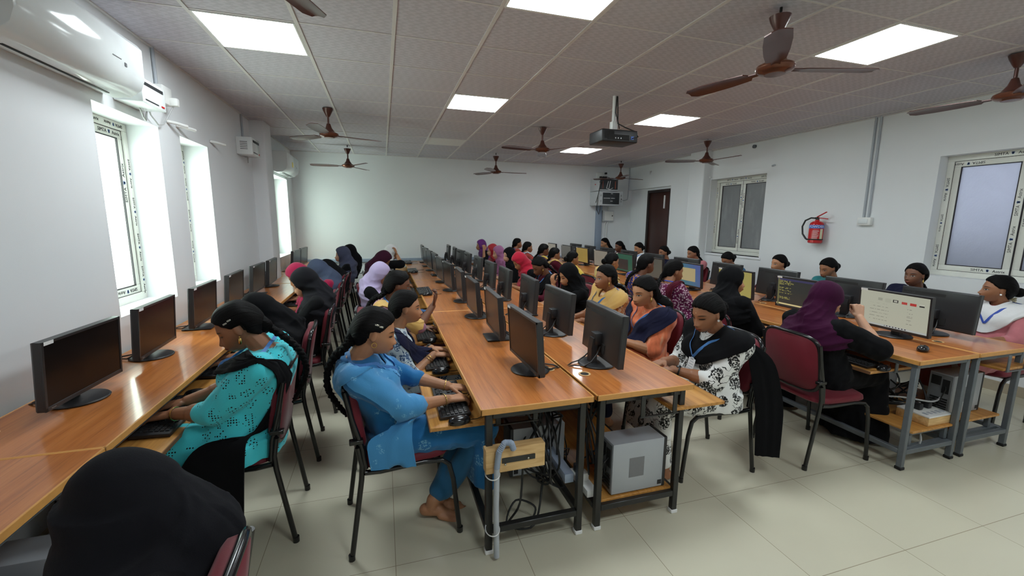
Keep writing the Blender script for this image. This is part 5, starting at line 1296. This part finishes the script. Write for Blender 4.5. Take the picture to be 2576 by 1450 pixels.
# ------------------------------------------------------------------ who sits where
RXP, RXN = -PI/2, PI/2          # facing +x / -x
U = lambda mat, dh=.2, **k: dict(mat=mat, path=[(-150, .0, 0, .05), (-105, -.012, 0, .06), (-68, .015, 0, .10), (-38, .12, 0, dh), (0, .20, 0, dh), (38, .12, 0, dh), (68, .015, 0, .10), (105, -.012, 0, .06), (150, .0, 0, .05)], **k)
SH_ = lambda mat, s, w=34, h=.36, **k: dict(mat=mat, path=[(s*165, .16, w*.7, 0), (s*140, .02, w*.7, 0), (s*95, -.012, w*.8, .03), (s*55, .06, w, 0), (s*30, .18, w, 0), (s*22, h, w, 0)], **k)
up_fist = dict(curls=(60, 75, 60))
PEOPLE = [
 # id, short phrase, chair (x, y), hip (x, y), rz, head xyz, options
 ('L1', 'person bowed in black headscarf in the lower left corner', (-.60, .86), (-.72, .97), RXN, (-.60, 1.125, .915), dict(hpitch=38, hijab='softblack', drape=.22, detail=0, girth=.95, lean_out=.3, veil=True)),
 ('L2', 'person in turquoise dotted kurta', (-.74, 2.30), (-0.720, 2.270), RXN, (-0.675, 2.245, 1.072), dict(hpitch=30, hyaw=6, tone='brown', lid=.3, hair='braid', top='turq', sleeve=1.25, lower='kurta', trousers='black', hem=.30, detail=0, girth=1.24, hs=.96, lanyard='lanyard', earring='drop', extras=[('bangle', 'L'), ('clip', -1)],
    dupatta=[dict(mat='black', path=[(-30, .22, 0, .10), (10, .16, 0, .10), (45, .06, 20, .06), (80, -.008, 26, .02), (125, .03, 26, 0), (140, .18, 22, 0), (128, .34, 24, 0)], tail=[((-.25, .0, .60), .20, (.15, 1, 0)), ((-.27, .06, .42), .30, (.15, 1, 0)), ((-.27, .05, .20), .24, (.15, 1, 0))], k=30)])),
 ('L3', 'person bent in black headscarf behind the turquoise kurta', (-.74, 3.03), (-0.710, 3.020), RXN, (-0.775, 3.000, 0.985), dict(hpitch=50, hijab='black', drape=.28, detail=1)),
 ('L4', 'upright person in black headscarf at the left wall tables', (-.70, 3.76), (-.665, 3.75), RXN, (-.635, 3.80, 1.055), dict(hpitch=28, hijab='softblack', drape=.26, detail=1, tone='light', lid=.4)),
 ('L5', 'person in crimson headscarf at the left wall tables', (-.74, 4.49), (-0.730, 4.470), RXN, (-0.800, 4.470, 1.030), dict(hpitch=35, hijab='crimson', top='crimson', detail=2, tone='tan')),
 ('L6', 'person bent in slate blue headscarf at the left wall tables', (-.74, 5.2), (-0.710, 5.200), RXN, (-0.720, 5.200, 1.000), dict(hpitch=42, hijab='slate', top='crimson', drape=.34, detail=2)),
 ('L7', 'person bowed in black beyond the slate blue headscarf', (-.74, 5.9), (-0.690, 5.900), RXN, (-0.700, 5.900, 0.935), dict(hpitch=42, hijab='black', drape=.3, detail=2)),
 ('L8', 'person in grey-blue headscarf near the far left', (-.72, 6.6), (-0.650, 6.600), RXN, (-0.580, 6.600, 1.060), dict(hpitch=4, hijab='greyblue', drape=.28, detail=2, tone='light')),
 ('L9', 'person in black farthest along the left wall tables', (-.72, 7.35), (-0.650, 7.350), RXN, (-0.535, 7.300, 1.050), dict(hpitch=5, hijab='black', drape=.3, detail=2)),
 ('C1', 'person in blue printed kurta with a long braid', (.05, 2.13), (0.040, 2.100), RXP, (-0.052, 2.025, 1.062), dict(hpitch=18, hyaw=3, tone='tan', lid=.35, hair='braid', top='blueprint', sleeve=1.3, lower='kurta', trousers='denim', hem=.22, detail=0, girth=.98, feet_y=.16, feet_x=.05, cross=True, lanyard='lanyard', earring='hoop', extras=[('bangle', 'L'), ('bangle', 'R'), ('clip', 1)], knee=.43, braid_side=.1,
    hands=[dict(w=(-.045, .275, .70), d=(.12, 1, -.16)), dict(w=(.085, .235, .69), d=(-.3, 1, -.10))],
    dupatta=[dict(mat='bluescarf', path=[(-172, .22, 34, 0), (-140, .06, 34, 0), (-95, -.01, 40, .02), (-62, .07, 52, 0), (-48, .2, 58, 0), (-45, .36, 58, 0)], tail=[((.235, -.05, .60), .20, (.1, 1, 0)), ((.25, -.03, .44), .2, (.1, 1, 0))], k=30, n=11, fold=.006),
             dict(mat='bluescarf', path=[(60, .02, 0, .07), (30, .09, 0, .09), (0, .15, 0, .10), (-35, .12, 0, .10)], k=14)])),
 ('C2', 'person in white blue-flowered kurta with navy scarf', (.05, 2.86), (.06, 2.83), RXP, (.128, 2.80, 1.012), dict(hpitch=6, tone='tan', hair='pony', top='bluefloral', sleeve=1.15, lower='kurta', trousers='navy', detail=0, girth=.98, extras=[('bangle', 'R', .8), ('bangle', 'R', .72), ('watch', 'L')], dupatta=[SH_('navy', -1, 42, .42, tail=[((.12, .26, .56), .2)]), SH_('navy', 1, 30)])),
 ('C3', 'person in dusty pink kurta with mustard scarf', (.05, 3.5), (0.060, 3.460), RXP, (0.100, 3.360, 1.075), dict(hpitch=12, tone='deep', lid=.6, hair='braid', top='dustpink', sleeve=1.0, lower='kurta', trousers='mustard', detail=1, lanyard='lanyard', braid_side=.15, hands=[None, dict(w=(.10, .30, .90), d=(0, .35, 1), n=(0, -1, .2), pole=(.7, .1, -.8))], dupatta=[SH_('mustard', -1, 36, .4)])),
 ('C4', 'person in lavender headscarf', (-.03, 4.86), (-.075, 4.80), RXP, (-.045, 4.72, 1.0), dict(hpitch=26, hijab='lavender', drape=.36, detail=1, hyaw=-4)),
 ('C5', 'person bowed in dark plum headscarf', (.0, 6.0), (.02, 5.97), RXP, (-.01, 5.92, 1.04), dict(hpitch=40, hijab='darkplum', drape=.36, detail=2)),
 ('C6', 'person in white headscarf raising a hand', (.05, 7.0), (.08, 6.97), RXP, (.12, 6.95, 1.06), dict(hpitch=15, hijab='white', drape=.05, detail=2, tone='tan', hands=[None, dict(w=(.1, .12, 1.02), d=(-.1, -.2, 1), n=(0, -1, 0), pole=(.8, .6, -.3))])),
 ('D1', 'person in white kurta with black flowers and black scarf', (1.97, 2.17), (1.940, 2.100), RXN, (1.885, 2.075, 1.035), dict(hs=.97, hpitch=22, hyaw=6, tone='brown', lid=.3, bindi=True, hair='bun', top='bwfloral', sleeve=1.25, lower='kurta', trousers='bwfloral', hem=.33, detail=0, girth=1.16, lanyard='lanyard', card=True, earring='stud', extras=[('watch', 'L', .86)],
    hands=[dict(w=(-.02, .27, .69), d=(.3, 1, -.1)), dict(w=(.11, .24, .70), d=(-.3, 1, -.1))],
    dupatta=[U('black', .24, tail=[((-.24, -.17, .80), .13, (.5, 1, 0)), ((-.27, -.24, .50), .14, (.5, 1, 0)), ((-.28, -.25, .14), .12, (.5, 1, 0))], k=34, n=11, fold=.006)])),
 ('D2', 'person in orange kurta with navy scarf', (1.97, 2.87), (1.940, 2.800), RXN, (1.895, 2.755, 1.055), dict(hs=.97, hpitch=16, hyaw=8, tone='tan', lid=.5, hair='loose', top='orangedye', sleeve=.95, lower='kurta', trousers='navy', detail=0, girth=1.18, lanyard='lanyard', earring='drop', extras=[('watch', 'L', .95, 'steel')], dupatta=[SH_('navy', 1, 52, .40, fold=.006), SH_('navy', -1, 44, .40)])),
 ('D3', 'person in mustard scarf over an orange flowered kurta', (1.97, 3.57), (1.940, 3.480), RXN, (1.900, 3.360, 1.085), dict(hpitch=6, tone='brown', hair='pony', braid_side=.3, top='orangefloral', sleeve=1.2, lower='kurta', trousers='mustard', detail=0, girth=1.14, lanyard='lanyard', earring='drop', dupatta=[U('mustard', .24, fold=.006)])),
 ('D4', 'person in black headscarf with a hand at the face', (1.97, 4.27), (1.920, 4.200), RXN, (1.850, 4.050, 1.020), dict(hpitch=24, hijab='black', drape=.30, detail=1, tone='tan', lid=.3, hands=[dict(w=(-.07, .20, .90), d=(.1, .15, 1), n=(.2, -1, 0), curls=(30, 45, 40), pole=(-.6, .5, -.8)), None])),
 ('D5', 'person in maroon kurta and black waistcoat', (1.97, 4.97), (1.920, 4.920), RXN, (1.830, 4.860, 1.030), dict(hpitch=34, hyaw=5, tone='deep', lid=.2, hair='pony', top='maroon', sleeve=1.3, lower='kurta', trousers='black', detail=1, lanyard='lanyard', earring='drop', dupatta=[SH_('black', 1, 46, .4), SH_('black', -1, 46, .4)])),
 ('D6', 'person in bright red headscarf, head bowed', (1.97, 5.6), (1.910, 5.550), RXN, (1.780, 5.500, 1.030), dict(hpitch=40, hijab='red', drape=.28, detail=1, tone='tan')),
 ('D7', 'person in black headscarf beside the mauve headscarf', (1.97, 6.4), (1.920, 6.400), RXN, (1.900, 6.420, 1.035), dict(hpitch=8, hyaw=12, hijab='black', drape=.26, detail=2, tone='light')),
 ('D8', 'person in mauve headscarf', (1.97, 7.1), (1.920, 7.050), RXN, (1.900, 7.080, 1.020), dict(hpitch=10, hijab='mauve', top='mauve', drape=.32, detail=2, tone='light')),
 ('D9', 'person in satin red headscarf', (1.97, 7.75), (1.940, 7.750), RXN, (1.950, 7.700, 1.020), dict(hpitch=8, hijab='satinred', drape=.3, detail=2, tone='light')),
 ('D10', 'person in satin purple headscarf with raised hand', (1.97, 8.45), (1.940, 8.500), RXN, (1.940, 8.620, 1.060), dict(hpitch=4, hijab='satinpurple', drape=.32, detail=2, tone='tan', hands=[dict(w=(-.15, -.0, .97), d=(.1, -.1, 1), n=(.8, .2, 0), curls=(35, 45, 40), pole=(-.8, .4, -.6)), None])),
 ('E1', 'person in plum headscarf and black gown', (2.84, 2.06), (2.950, 2.120), RXP, (2.930, 2.120, 1.064), dict(hpitch=8, hyaw=-14, hijab='plum', drape=.20, detail=0, girth=1.12, tone='light', feet_y=.36, hands=[dict(w=(-.12, .26, .70)), dict(w=(.132, .12, .955), d=(-.3, .1, 1), n=(-.6, .3, .2), curls=(82, 88, 60), pole=(.75, .55, -.8))])),
 ('E2', 'person in black headscarf before a yellow screen', (2.84, 2.80), (2.880, 2.780), RXP, (2.830, 2.861, 1.089), dict(hpitch=4, hyaw=-24, hijab='black', drape=.24, detail=0, girth=1.08, tone='tan')),
 ('E3', 'person in magenta patterned kurta with maroon sash', (2.84, 3.54), (2.880, 3.500), RXP, (2.825, 3.607, 1.089), dict(hpitch=14, hyaw=-8, tone='brown', hair='braid', top='pinkblotch', sleeve=1.6, lower='kurta', trousers='maroon', detail=0, lanyard='lanyard2', braid_side=-.1, dupatta=[dict(mat='maroon', path=[(-30, .2, 0, .08), (-60, .02, 24, 0), (-100, -.01, 26, 0), (-130, .08, 22, 0), (-140, .28, 20, 0), (-120, .42, 22, 0)])])),
 ('E4', 'person in orange and blue print with braid', (2.84, 4.28), (2.880, 4.200), RXP, (2.860, 4.137, 1.105), dict(hpitch=10, tone='deep', hair='braid', top='mixed', lower='kurta', detail=1)),
 ('E5', 'person in pale yellow print behind the mustard scarf', (2.84, 5.02), (2.880, 4.950), RXP, (2.840, 4.863, 1.064), dict(hpitch=12, tone='tan', hair='bun', top='yellowfloral', lower='kurta', detail=1, earring='hoop', dupatta=[U('mustard')])),
 ('E6', 'person in bright yellow kurta', (2.84, 5.76), (2.880, 5.750), RXP, (2.780, 5.928, 1.008), dict(hpitch=10, tone='brown', hair='bun', top='yellow', sleeve=1.5, lower='kurta', detail=1)),
 ('E7', 'person in maroon kurta with mustard scarf and braid', (2.84, 6.5), (2.880, 6.470), RXP, (2.780, 6.643, 1.018), dict(hpitch=10, tone='brown', hair='braid', braid_side=.2, top='maroon', lower='kurta', detail=2, lanyard='lanyard2', dupatta=[SH_('mustard', -1, 46)])),
 ('E8', 'person in pink kurta with yellow scarf and braid', (2.84, 7.2), (2.880, 7.100), RXP, (2.780, 7.154, 1.054), dict(hpitch=10, tone='deep', hair='braid', top='pink', lower='kurta', detail=2, lanyard='lanyard2', dupatta=[SH_('yellow', -1, 40)])),
 ('E9', 'person in red kurta with grey scarf and braid', (2.84, 7.95), (2.880, 7.900), RXP, (2.770, 8.024, 1.048), dict(hpitch=6, tone='brown', hair='braid', top='red2', lower='kurta', detail=2, lanyard='lanyard2', dupatta=[SH_('greywhite', -1, 40)])),
 ('E10', 'person in red nearest the far wall, facing right', (2.84, 8.62), (2.880, 8.600), RXP, (2.770, 8.709, 1.089), dict(hpitch=4, tone='brown', hair='braid', top='red2', lower='kurta', detail=2, lanyard='lanyard2')),
 ('F1', 'person in pink kurta with white shawl', (4.66, 2.06), (4.660, 2.060), RXN, (4.745, 2.085, 1.070), dict(hs=.93, hpitch=2, hyaw=-48, tone='brown', hair='bun', top='pink', sleeve=1.2, lower='kurta', trousers='white', detail=0, lanyard='lanyard2', earring='stud', extras=[('flowers',)], dupatta=[U('white', .30, fold=.006, n=11)])),
 ('F2', 'person in navy facing the camera over a monitor', (4.66, 2.75), (4.660, 2.700), RXN, (4.750, 2.655, 1.115), dict(hs=.90, hpitch=3, hyaw=-2, tone='deep', hair='pony', top='navy', lower='kurta', detail=0, earring='drop')),
 ('F3', 'person looking down, seated below the fire extinguisher', (4.66, 3.45), (4.660, 3.450), RXN, (4.750, 3.470, 1.090), dict(hs=.90, hpitch=20, hyaw=-6, tone='brown', lid=.4, hair='bun', top='teal', lower='kurta', detail=0)),
 ('F4', 'person with eyes just over a monitor', (4.66, 4.15), (4.660, 4.120), RXN, (4.750, 4.090, 1.080), dict(hs=.90, hpitch=6, hyaw=-8, tone='tan', hair='bun', top='maroon', lower='kurta', detail=1)),
 ('F5', 'person below the grey window, mostly hidden', (4.66, 4.9), (4.660, 4.900), RXN, (4.750, 4.920, 1.050), dict(hs=.90, hpitch=30, tone='brown', hair='bun', top='denim', lower='kurta', detail=1)),
 ('F6', 'person in profile in front of the right wall pier', (4.66, 5.65), (4.660, 5.640), RXN, (4.750, 5.650, 1.090), dict(hs=.90, hpitch=14, hyaw=-6, tone='brown', hair='pony', top='pink', lower='kurta', detail=1)),
 ('F7', 'person before the dark door, half hidden', (4.66, 6.4), (4.660, 6.400), RXN, (4.750, 6.390, 1.050), dict(hs=.90, hpitch=8, tone='brown', hair='bun', top='navy', lower='kurta', detail=1)),
 ('F8', 'person in white scarf left of the dark door', (4.66, 7.1), (4.640, 7.120), RXN, (4.740, 7.150, 1.070), dict(hs=.90, hpitch=14, tone='tan', hair='bun', top='greywhite', lower='kurta', detail=1, lanyard='lanyard', dupatta=[U('white', .28)])),
 ('F9', 'person second from the far wall, facing left', (4.66, 7.85), (4.660, 7.850), RXN, (4.750, 7.880, 1.060), dict(hs=.90, hpitch=12, tone='deep', hair='loose', top='maroon', lower='kurta', detail=1)),
 ('F10', 'person nearest the wall racks, facing left', (4.66, 8.5), (4.660, 8.500), RXN, (4.750, 8.500, 1.100), dict(hs=.90, hpitch=12, tone='tan', hair='loose', top='teal', lower='kurta', detail=1, earring='hoop')),
]
ONLY = globals().get('ONLY_PEOPLE')
for pid, ph, ch, hip, rz, head, o in PEOPLE:
    row = pid[0]; grp = {'L': 'chairs along the left wall tables', 'C': 'chairs left of the middle row', 'D': 'chairs right of the middle row', 'E': 'chairs left of the right row', 'F': 'chairs right of the right row'}[row]
    rot = rz+math.radians({'C1': 5, 'D1': -4, 'L2': 2}.get(pid, rng.uniform(-4, 4)))
    put_chair(ch[0], ch[1], rot, 'maroon padded chair under the '+ph, grp)
    if ONLY is None or pid in ONLY: make_person(hip, rz, head, ph, **o)

# ------------------------------------------------------------------ what stands on the tables
who = {p[0]: p[1] for p in PEOPLE}
A_, B_, D_ = ('round', 'offscreen', 'word'), ('square', 'offscreen', 'word'), ('square', 'offscreen', 'ring')
CST = {0: 'C1', 1: 'C2', 2: 'C3', 4: 'C4', 6: 'C5', 7: 'C6'}
def side(row, xs, ys, xm, rz, kinds, xk, zk, xp, zp, tw, kb=True):
    for i, y in enumerate(ys):
        pid = row+str(i+1) if row != 'C' else CST.get(i, 'none'); w = who.get(pid); k = kinds[i] if isinstance(kinds, list) else kinds
        ref = ('the '+w) if w else xs[i]
        G = {'L': 'left wall tables', 'C': 'left half of the middle row', 'D': 'right half of the middle row', 'E': 'left half of the right row', 'F': 'right half of the right row'}[row]
        put_monitor(xm+rng.uniform(-.012, .012), y, rz+math.radians(rng.uniform(-4, 4)), k, 'black monitor in front of '+ref, 'monitors on the '+G)
        s = 1 if rz == 0 else -1
        if kb:
            far = i in (4, 7, 9) and row == 'C'
            z = .7525 if far else zk; x = xk+(.13 if far else 0)
            put(KB, x, y-.02*s, z, rz, 'black keyboard of '+ref, 'keyboard', 'keyboards of the '+G)
            put(MS, x+.01*s, y-.285*s+(0.0), z, rz+rng.uniform(-.3, .3), 'black mouse of '+ref, 'mouse', 'mice of the '+G)
        if tw is not None: put(PC, xp+(.0 if i else (-.03 if row == 'D' else 0)), y+tw-((.30 if row == 'D' else .25) if (i == 0 and row in 'DF') else 0), zp, rz, 'grey computer tower below '+ref, 'computer tower', 'towers under the '+G)
far4 = lambda n, t: ['%s' % t]*n
ysC = [2.15, 2.84, 3.53, 4.25, 4.96, 5.67, 6.4, 7.03, 7.68, 8.42]
ysE = [Y0E+.47+SPE*i for i in range(10)]
ysF = [2.10, 2.72, 3.50, 4.20, 4.95, 5.70, 6.42, 7.15, 7.85, 8.55]
nm = ['', '', '', 'the empty place before the lavender headscarf', '', 'the empty place before the dark plum headscarf', '', '', 'the empty place beyond the white headscarf', 'the empty far end of the middle row, left side']
side('C', nm, ysC, .765, 0, [A_, B_, A_, A_, A_, A_, B_, A_, B_, B_], .305, .632, .80, .151, 0)
side('D', [], ysC, 1.19, PI, [A_, A_, B_, A_, A_, D_, B_, B_, A_, D_], 1.60, .632, 1.29, .151, 0)
S_ = lambda k, b='round': (b, 's_'+k, 'word')
side('E', [], ysE, 3.655, 0, [S_('document'), S_('code'), S_('yellow'), S_('desktop', 'square'), S_('dimcode'), S_('greenwindow', 'square'), S_('greypage'), S_('amber'), S_('dimcode', 'square'), S_('greypage', 'square')], 3.12, .632, 3.5, .251, 0)
side('F', [], ysF, 4.02, PI, [A_, A_, A_, B_, A_, A_, A_, B_, A_, D_], 4.33, .632, 3.93, .251, 0)
ysL = [2.33, 2.98, 3.70, 4.42, 5.18, 5.80, 7.35, 8.0]
nmL = ['the %s place along the left wall tables' % q for q in ('first', 'second', 'third', 'fourth', 'fifth', 'sixth', 'seventh', 'eighth')]
for i, y in enumerate(ysL):
    ref = ('second', 'third', 'fourth', 'fifth', 'sixth', 'seventh', 'eighth', 'ninth')[i]
    w = ('nearest the camera', 'second from the camera', 'third from the camera', 'fourth from the camera', 'fifth from the camera', 'last before the wall pier', 'first beyond the wall pier', 'last, nearest the far wall')[i]
    put_monitor(-1.365, y, PI+math.radians(rng.uniform(-3, 3)), (B_ if i in (2, 4) else A_), 'black monitor on the left wall tables, '+w, 'monitors on the left wall tables')
for pid, ph, ch, hip, rz, head, o in PEOPLE:
    if pid[0] != 'L' or pid == 'L1': continue
    put(KB, -1.0, ch[1], .632, PI, 'black keyboard of the '+ph, 'keyboard', 'keyboards of the left wall tables')
    put(MS, -1.0, ch[1]+.262, .632, PI, 'black mouse of the '+ph, 'mouse', 'mice of the left wall tables')
    put(PC, -1.32, ch[1]+.1, .151, PI, 'grey computer tower below the '+ph, 'computer tower', 'towers under the left wall tables')
for y_, lab_ in ((1.50, 'nearer grey tower under the wall table in the lower left corner'), (1.73, 'farther grey tower under the wall table beside the bowed black headscarf')): put(PC, -1.2, y_, .151, PI, lab_, 'computer tower', 'towers under the left wall tables')
# the near mouse; the two towers that stand apart and the near keyboard and mouse
put(MS, 3.42, 1.80, .7525, .3, 'black mouse lying on the near right table top beside the lit monitor', 'mouse', None)

# ------------------------------------------------------------------ wiring at the near ends
w = empty('power_box', (.42, 1.71, .445)); tag(w, 'raw pine power box fixed to the near end of the middle table', 'power box')
MB().rbox(-.015, .27, -.005, .05, 0, .115, .003).build('box', M['pine'], w)
q = MB(); q.rbox(.06, .22, -.009, -.004, .045, .07, .001, 1); q.build('slot_plate', M['blackmetal'], w)
q = MB(); q.ball((.075, -.01, .04), .006, 8, 6); q.ball((.185, -.01, .055), .006, 8, 6); q.build('screw', M['steel'], w)
o = MB(); pts = [(.455, 1.70, .02), (.452, 1.70, .3), (.452, 1.69, .48), (.46, 1.685, .56), (.485, 1.68, .605), (.515, 1.68, .60), (.53, 1.69, .56)]
o.tube(pts[:3], .0135, 12); c = tag(o.build('conduit_pipe', M['conduit']), 'pale grey conduit tied to the near left leg of the middle table', 'conduit')
P = [V(p) for p in pts[2:]]; Q = []
for i in range(len(P)-1):
    for k in range(12): Q.append(P[i].lerp(P[i+1], k/12))
MB().tube(Q, [.0145 if k % 2 else .0125 for k in range(len(Q))], 12).build('flexible_hose', M['trunk'], c)
for z in (.16, .44):
    MB().tube([(.45+.032*math.cos(a)-.012, 1.735+.05*math.sin(a)-.02, z+.004*math.cos(a)) for a in np.linspace(0, 2*PI, 20)[:-1]], .0025, 6, closed=True, cap=False).build('cable_tie', M['label'], c)
def wires(label, paths, r=.005, mat='cable', ties=()):
    m_ = MB()
    for p in paths:
        p = [V(a) for a in p]; Q = []
        for i in range(len(p)-1):
            a, b_, c_, e_ = p[max(0, i-1)], p[i], p[i+1], p[min(len(p)-1, i+2)]
            for k in range(6):
                f = k/6; Q.append(.5*((2*b_)+(c_-a)*f+(2*a-5*b_+4*c_-e_)*f*f+(-a+3*b_-3*c_+e_)*f**3))
        Q.append(p[-1]); m_.tube(Q, r, 6)
    o = m_.build('cable_bundle', M[mat]); tag(o, label, 'cables'); o['kind'] = 'stuff'
    for a in ties: MB().tube(a, .003, 6).build('cable_tie', M['label'], o)
R_ = lambda a, b: rng.uniform(a, b)
wires('tangle of black cables hanging under the near end of the middle row', [[(.7+R_(-.1, .15), 1.95+R_(-.1, .3), .70), (.75+R_(-.05, .1), 1.95+R_(-.1, .2), .5), (.75+R_(-.1, .1), 1.9+R_(-.1, .2), R_(.2, .34)), (.82+R_(-.05, .08), 1.98+R_(-.1, .2), R_(.14, .28)), (.88, 2.05+R_(-.1, .3), R_(.25, .45)), (.93, 2.1+R_(-.1, .4), .5)] for _ in range(12)]
      + [[(.62, 1.82, .42), (.6, 1.8, .2), (.55, 1.84, .06), (.66, 1.86, .02), (.72, 1.9, .08), (.62, 1.93, .12), (.56, 1.88, .03), (.7, 1.86, .012), (.78, 1.95, .2), (.82, 2.0, .4)]], .0055, ties=[[(.76, 1.86, .36), (.79, 1.85, .24)]])
wires('black cables behind the near white tower of the middle row', [[(1.02+R_(-.03, .06), 1.82+R_(0, .3), .70), (1.03+R_(-.02, .06), 1.85+R_(-.05, .2), .45), (1.02+R_(-.02, .08), 1.85+R_(-.05, .2), R_(.2, .3)), (1.1, 1.9+R_(-.1, .2), R_(.25, .4))] for _ in range(8)], .005)
wires('black cables looped under the near right table', [[(3.45+R_(-.15, .2), 1.95+R_(-.1, .5), .70), (3.5+R_(-.15, .15), 1.95+R_(-.1, .4), .45), (3.5+R_(-.2, .15), 1.9+R_(-.1, .3), .31), (3.6+R_(-.1, .1), 1.95+R_(-.1, .3), R_(.27, .33)), (3.72, 1.95, R_(.3, .5))] for _ in range(10)], .0055)
wires('pale grey cable strung across under the near right table', [[(3.3, 2.1, .33), (3.45, 1.9, .38), (3.6, 1.8, .37), (3.8, 1.85, .36)], [(3.42, 1.76, .24), (3.4, 1.72, .16), (3.37, 1.72, .1)], [(3.78, 1.75, .25), (3.88, 1.72, .2), (3.84, 1.74, .12)]], .006, 'greycable')
t = MB(); t.rbox(.84, .89, 1.80, 2.45, .26, .31, .003); tag(t.build('cable_trunking', M['trunk']), 'short grey trunking lying under the middle of the near tables', 'cable trunking')
s = empty('power_strip', (1.0, 1.90, .152)); tag(s, 'white power strip with plugs beside the near tower of the middle row', 'power strip')
MB().rbox(-.03, .03, -.1, .12, 0, .04, .005).build('case', M['white'], s); MB().rbox(-.02, .02, -.02, .03, .04, .085, .006).build('plug', M['white'], s); MB().rbox(-.02, .02, .05, .1, .04, .085, .006).build('plug', M['plastic'], s)
s = empty('power_box', (3.55, 1.80, .251)); tag(s, 'wooden power box with white socket plate under the near right table', 'power box')
MB().rbox(-.12, .12, -.09, .1, 0, .055, .003).build('box', M['pine'], s); MB().rbox(-.12, .12, -.09, .1, .055, .066, .003).build('socket_plate', M['white'], s)
for k in range(5): MB().box(-.09+.042*k, -.07+.042*k, -.06, -.03, .066, .069).build('switch', M['conduit'], s)
for k in range(2): MB().rbox(-.06+.09*k, -.02+.09*k, .0, .05, .064, .11, .008).build('plug', M['plastic'], s)

# ------------------------------------------------------------------ camera, daylight, exposure
cam = bpy.data.cameras.new('camera'); co = bpy.data.objects.new('camera', cam); COL.objects.link(co)
yaw, pitch, roll = .2958, .1593, .0098
f = V((math.sin(yaw)*math.cos(pitch), math.cos(yaw)*math.cos(pitch), -math.sin(pitch))); r = V((math.cos(yaw), -math.sin(yaw), 0)); u = r.cross(f)
r2 = r*math.cos(roll)+u*math.sin(roll); u2 = u*math.cos(roll)-r*math.sin(roll)
Mx = Matrix((r2, u2, -f)).transposed().to_4x4(); Mx.translation = V((0, 0, 1.585)); co.matrix_world = Mx
cam.sensor_width = 36; cam.lens = 1061.44/2576*36; cam.clip_start = .02; SC.camera = co
wd = bpy.data.worlds.new('daylight'); SC.world = wd; wd.use_nodes = True
bg = wd.node_tree.nodes['Background']; bg.inputs[0].default_value = (.93, 1.0, .98, 1); bg.inputs[1].default_value = 6.5
SC.view_settings.view_transform = 'Standard'; SC.view_settings.look = 'None'; SC.view_settings.gamma = 1.0; SC.view_settings.use_curve_mapping = False
SC.view_settings.exposure = 0.78
SC.cycles.use_denoising = True
try: SC.cycles.denoiser = 'OPENIMAGEDENOISE'
except Exception: pass
SC.cycles.max_bounces = 8; SC.cycles.diffuse_bounces = 5; SC.cycles.sample_clamp_indirect = 6.0; SC.cycles.caustics_reflective = False; SC.cycles.caustics_refractive = False
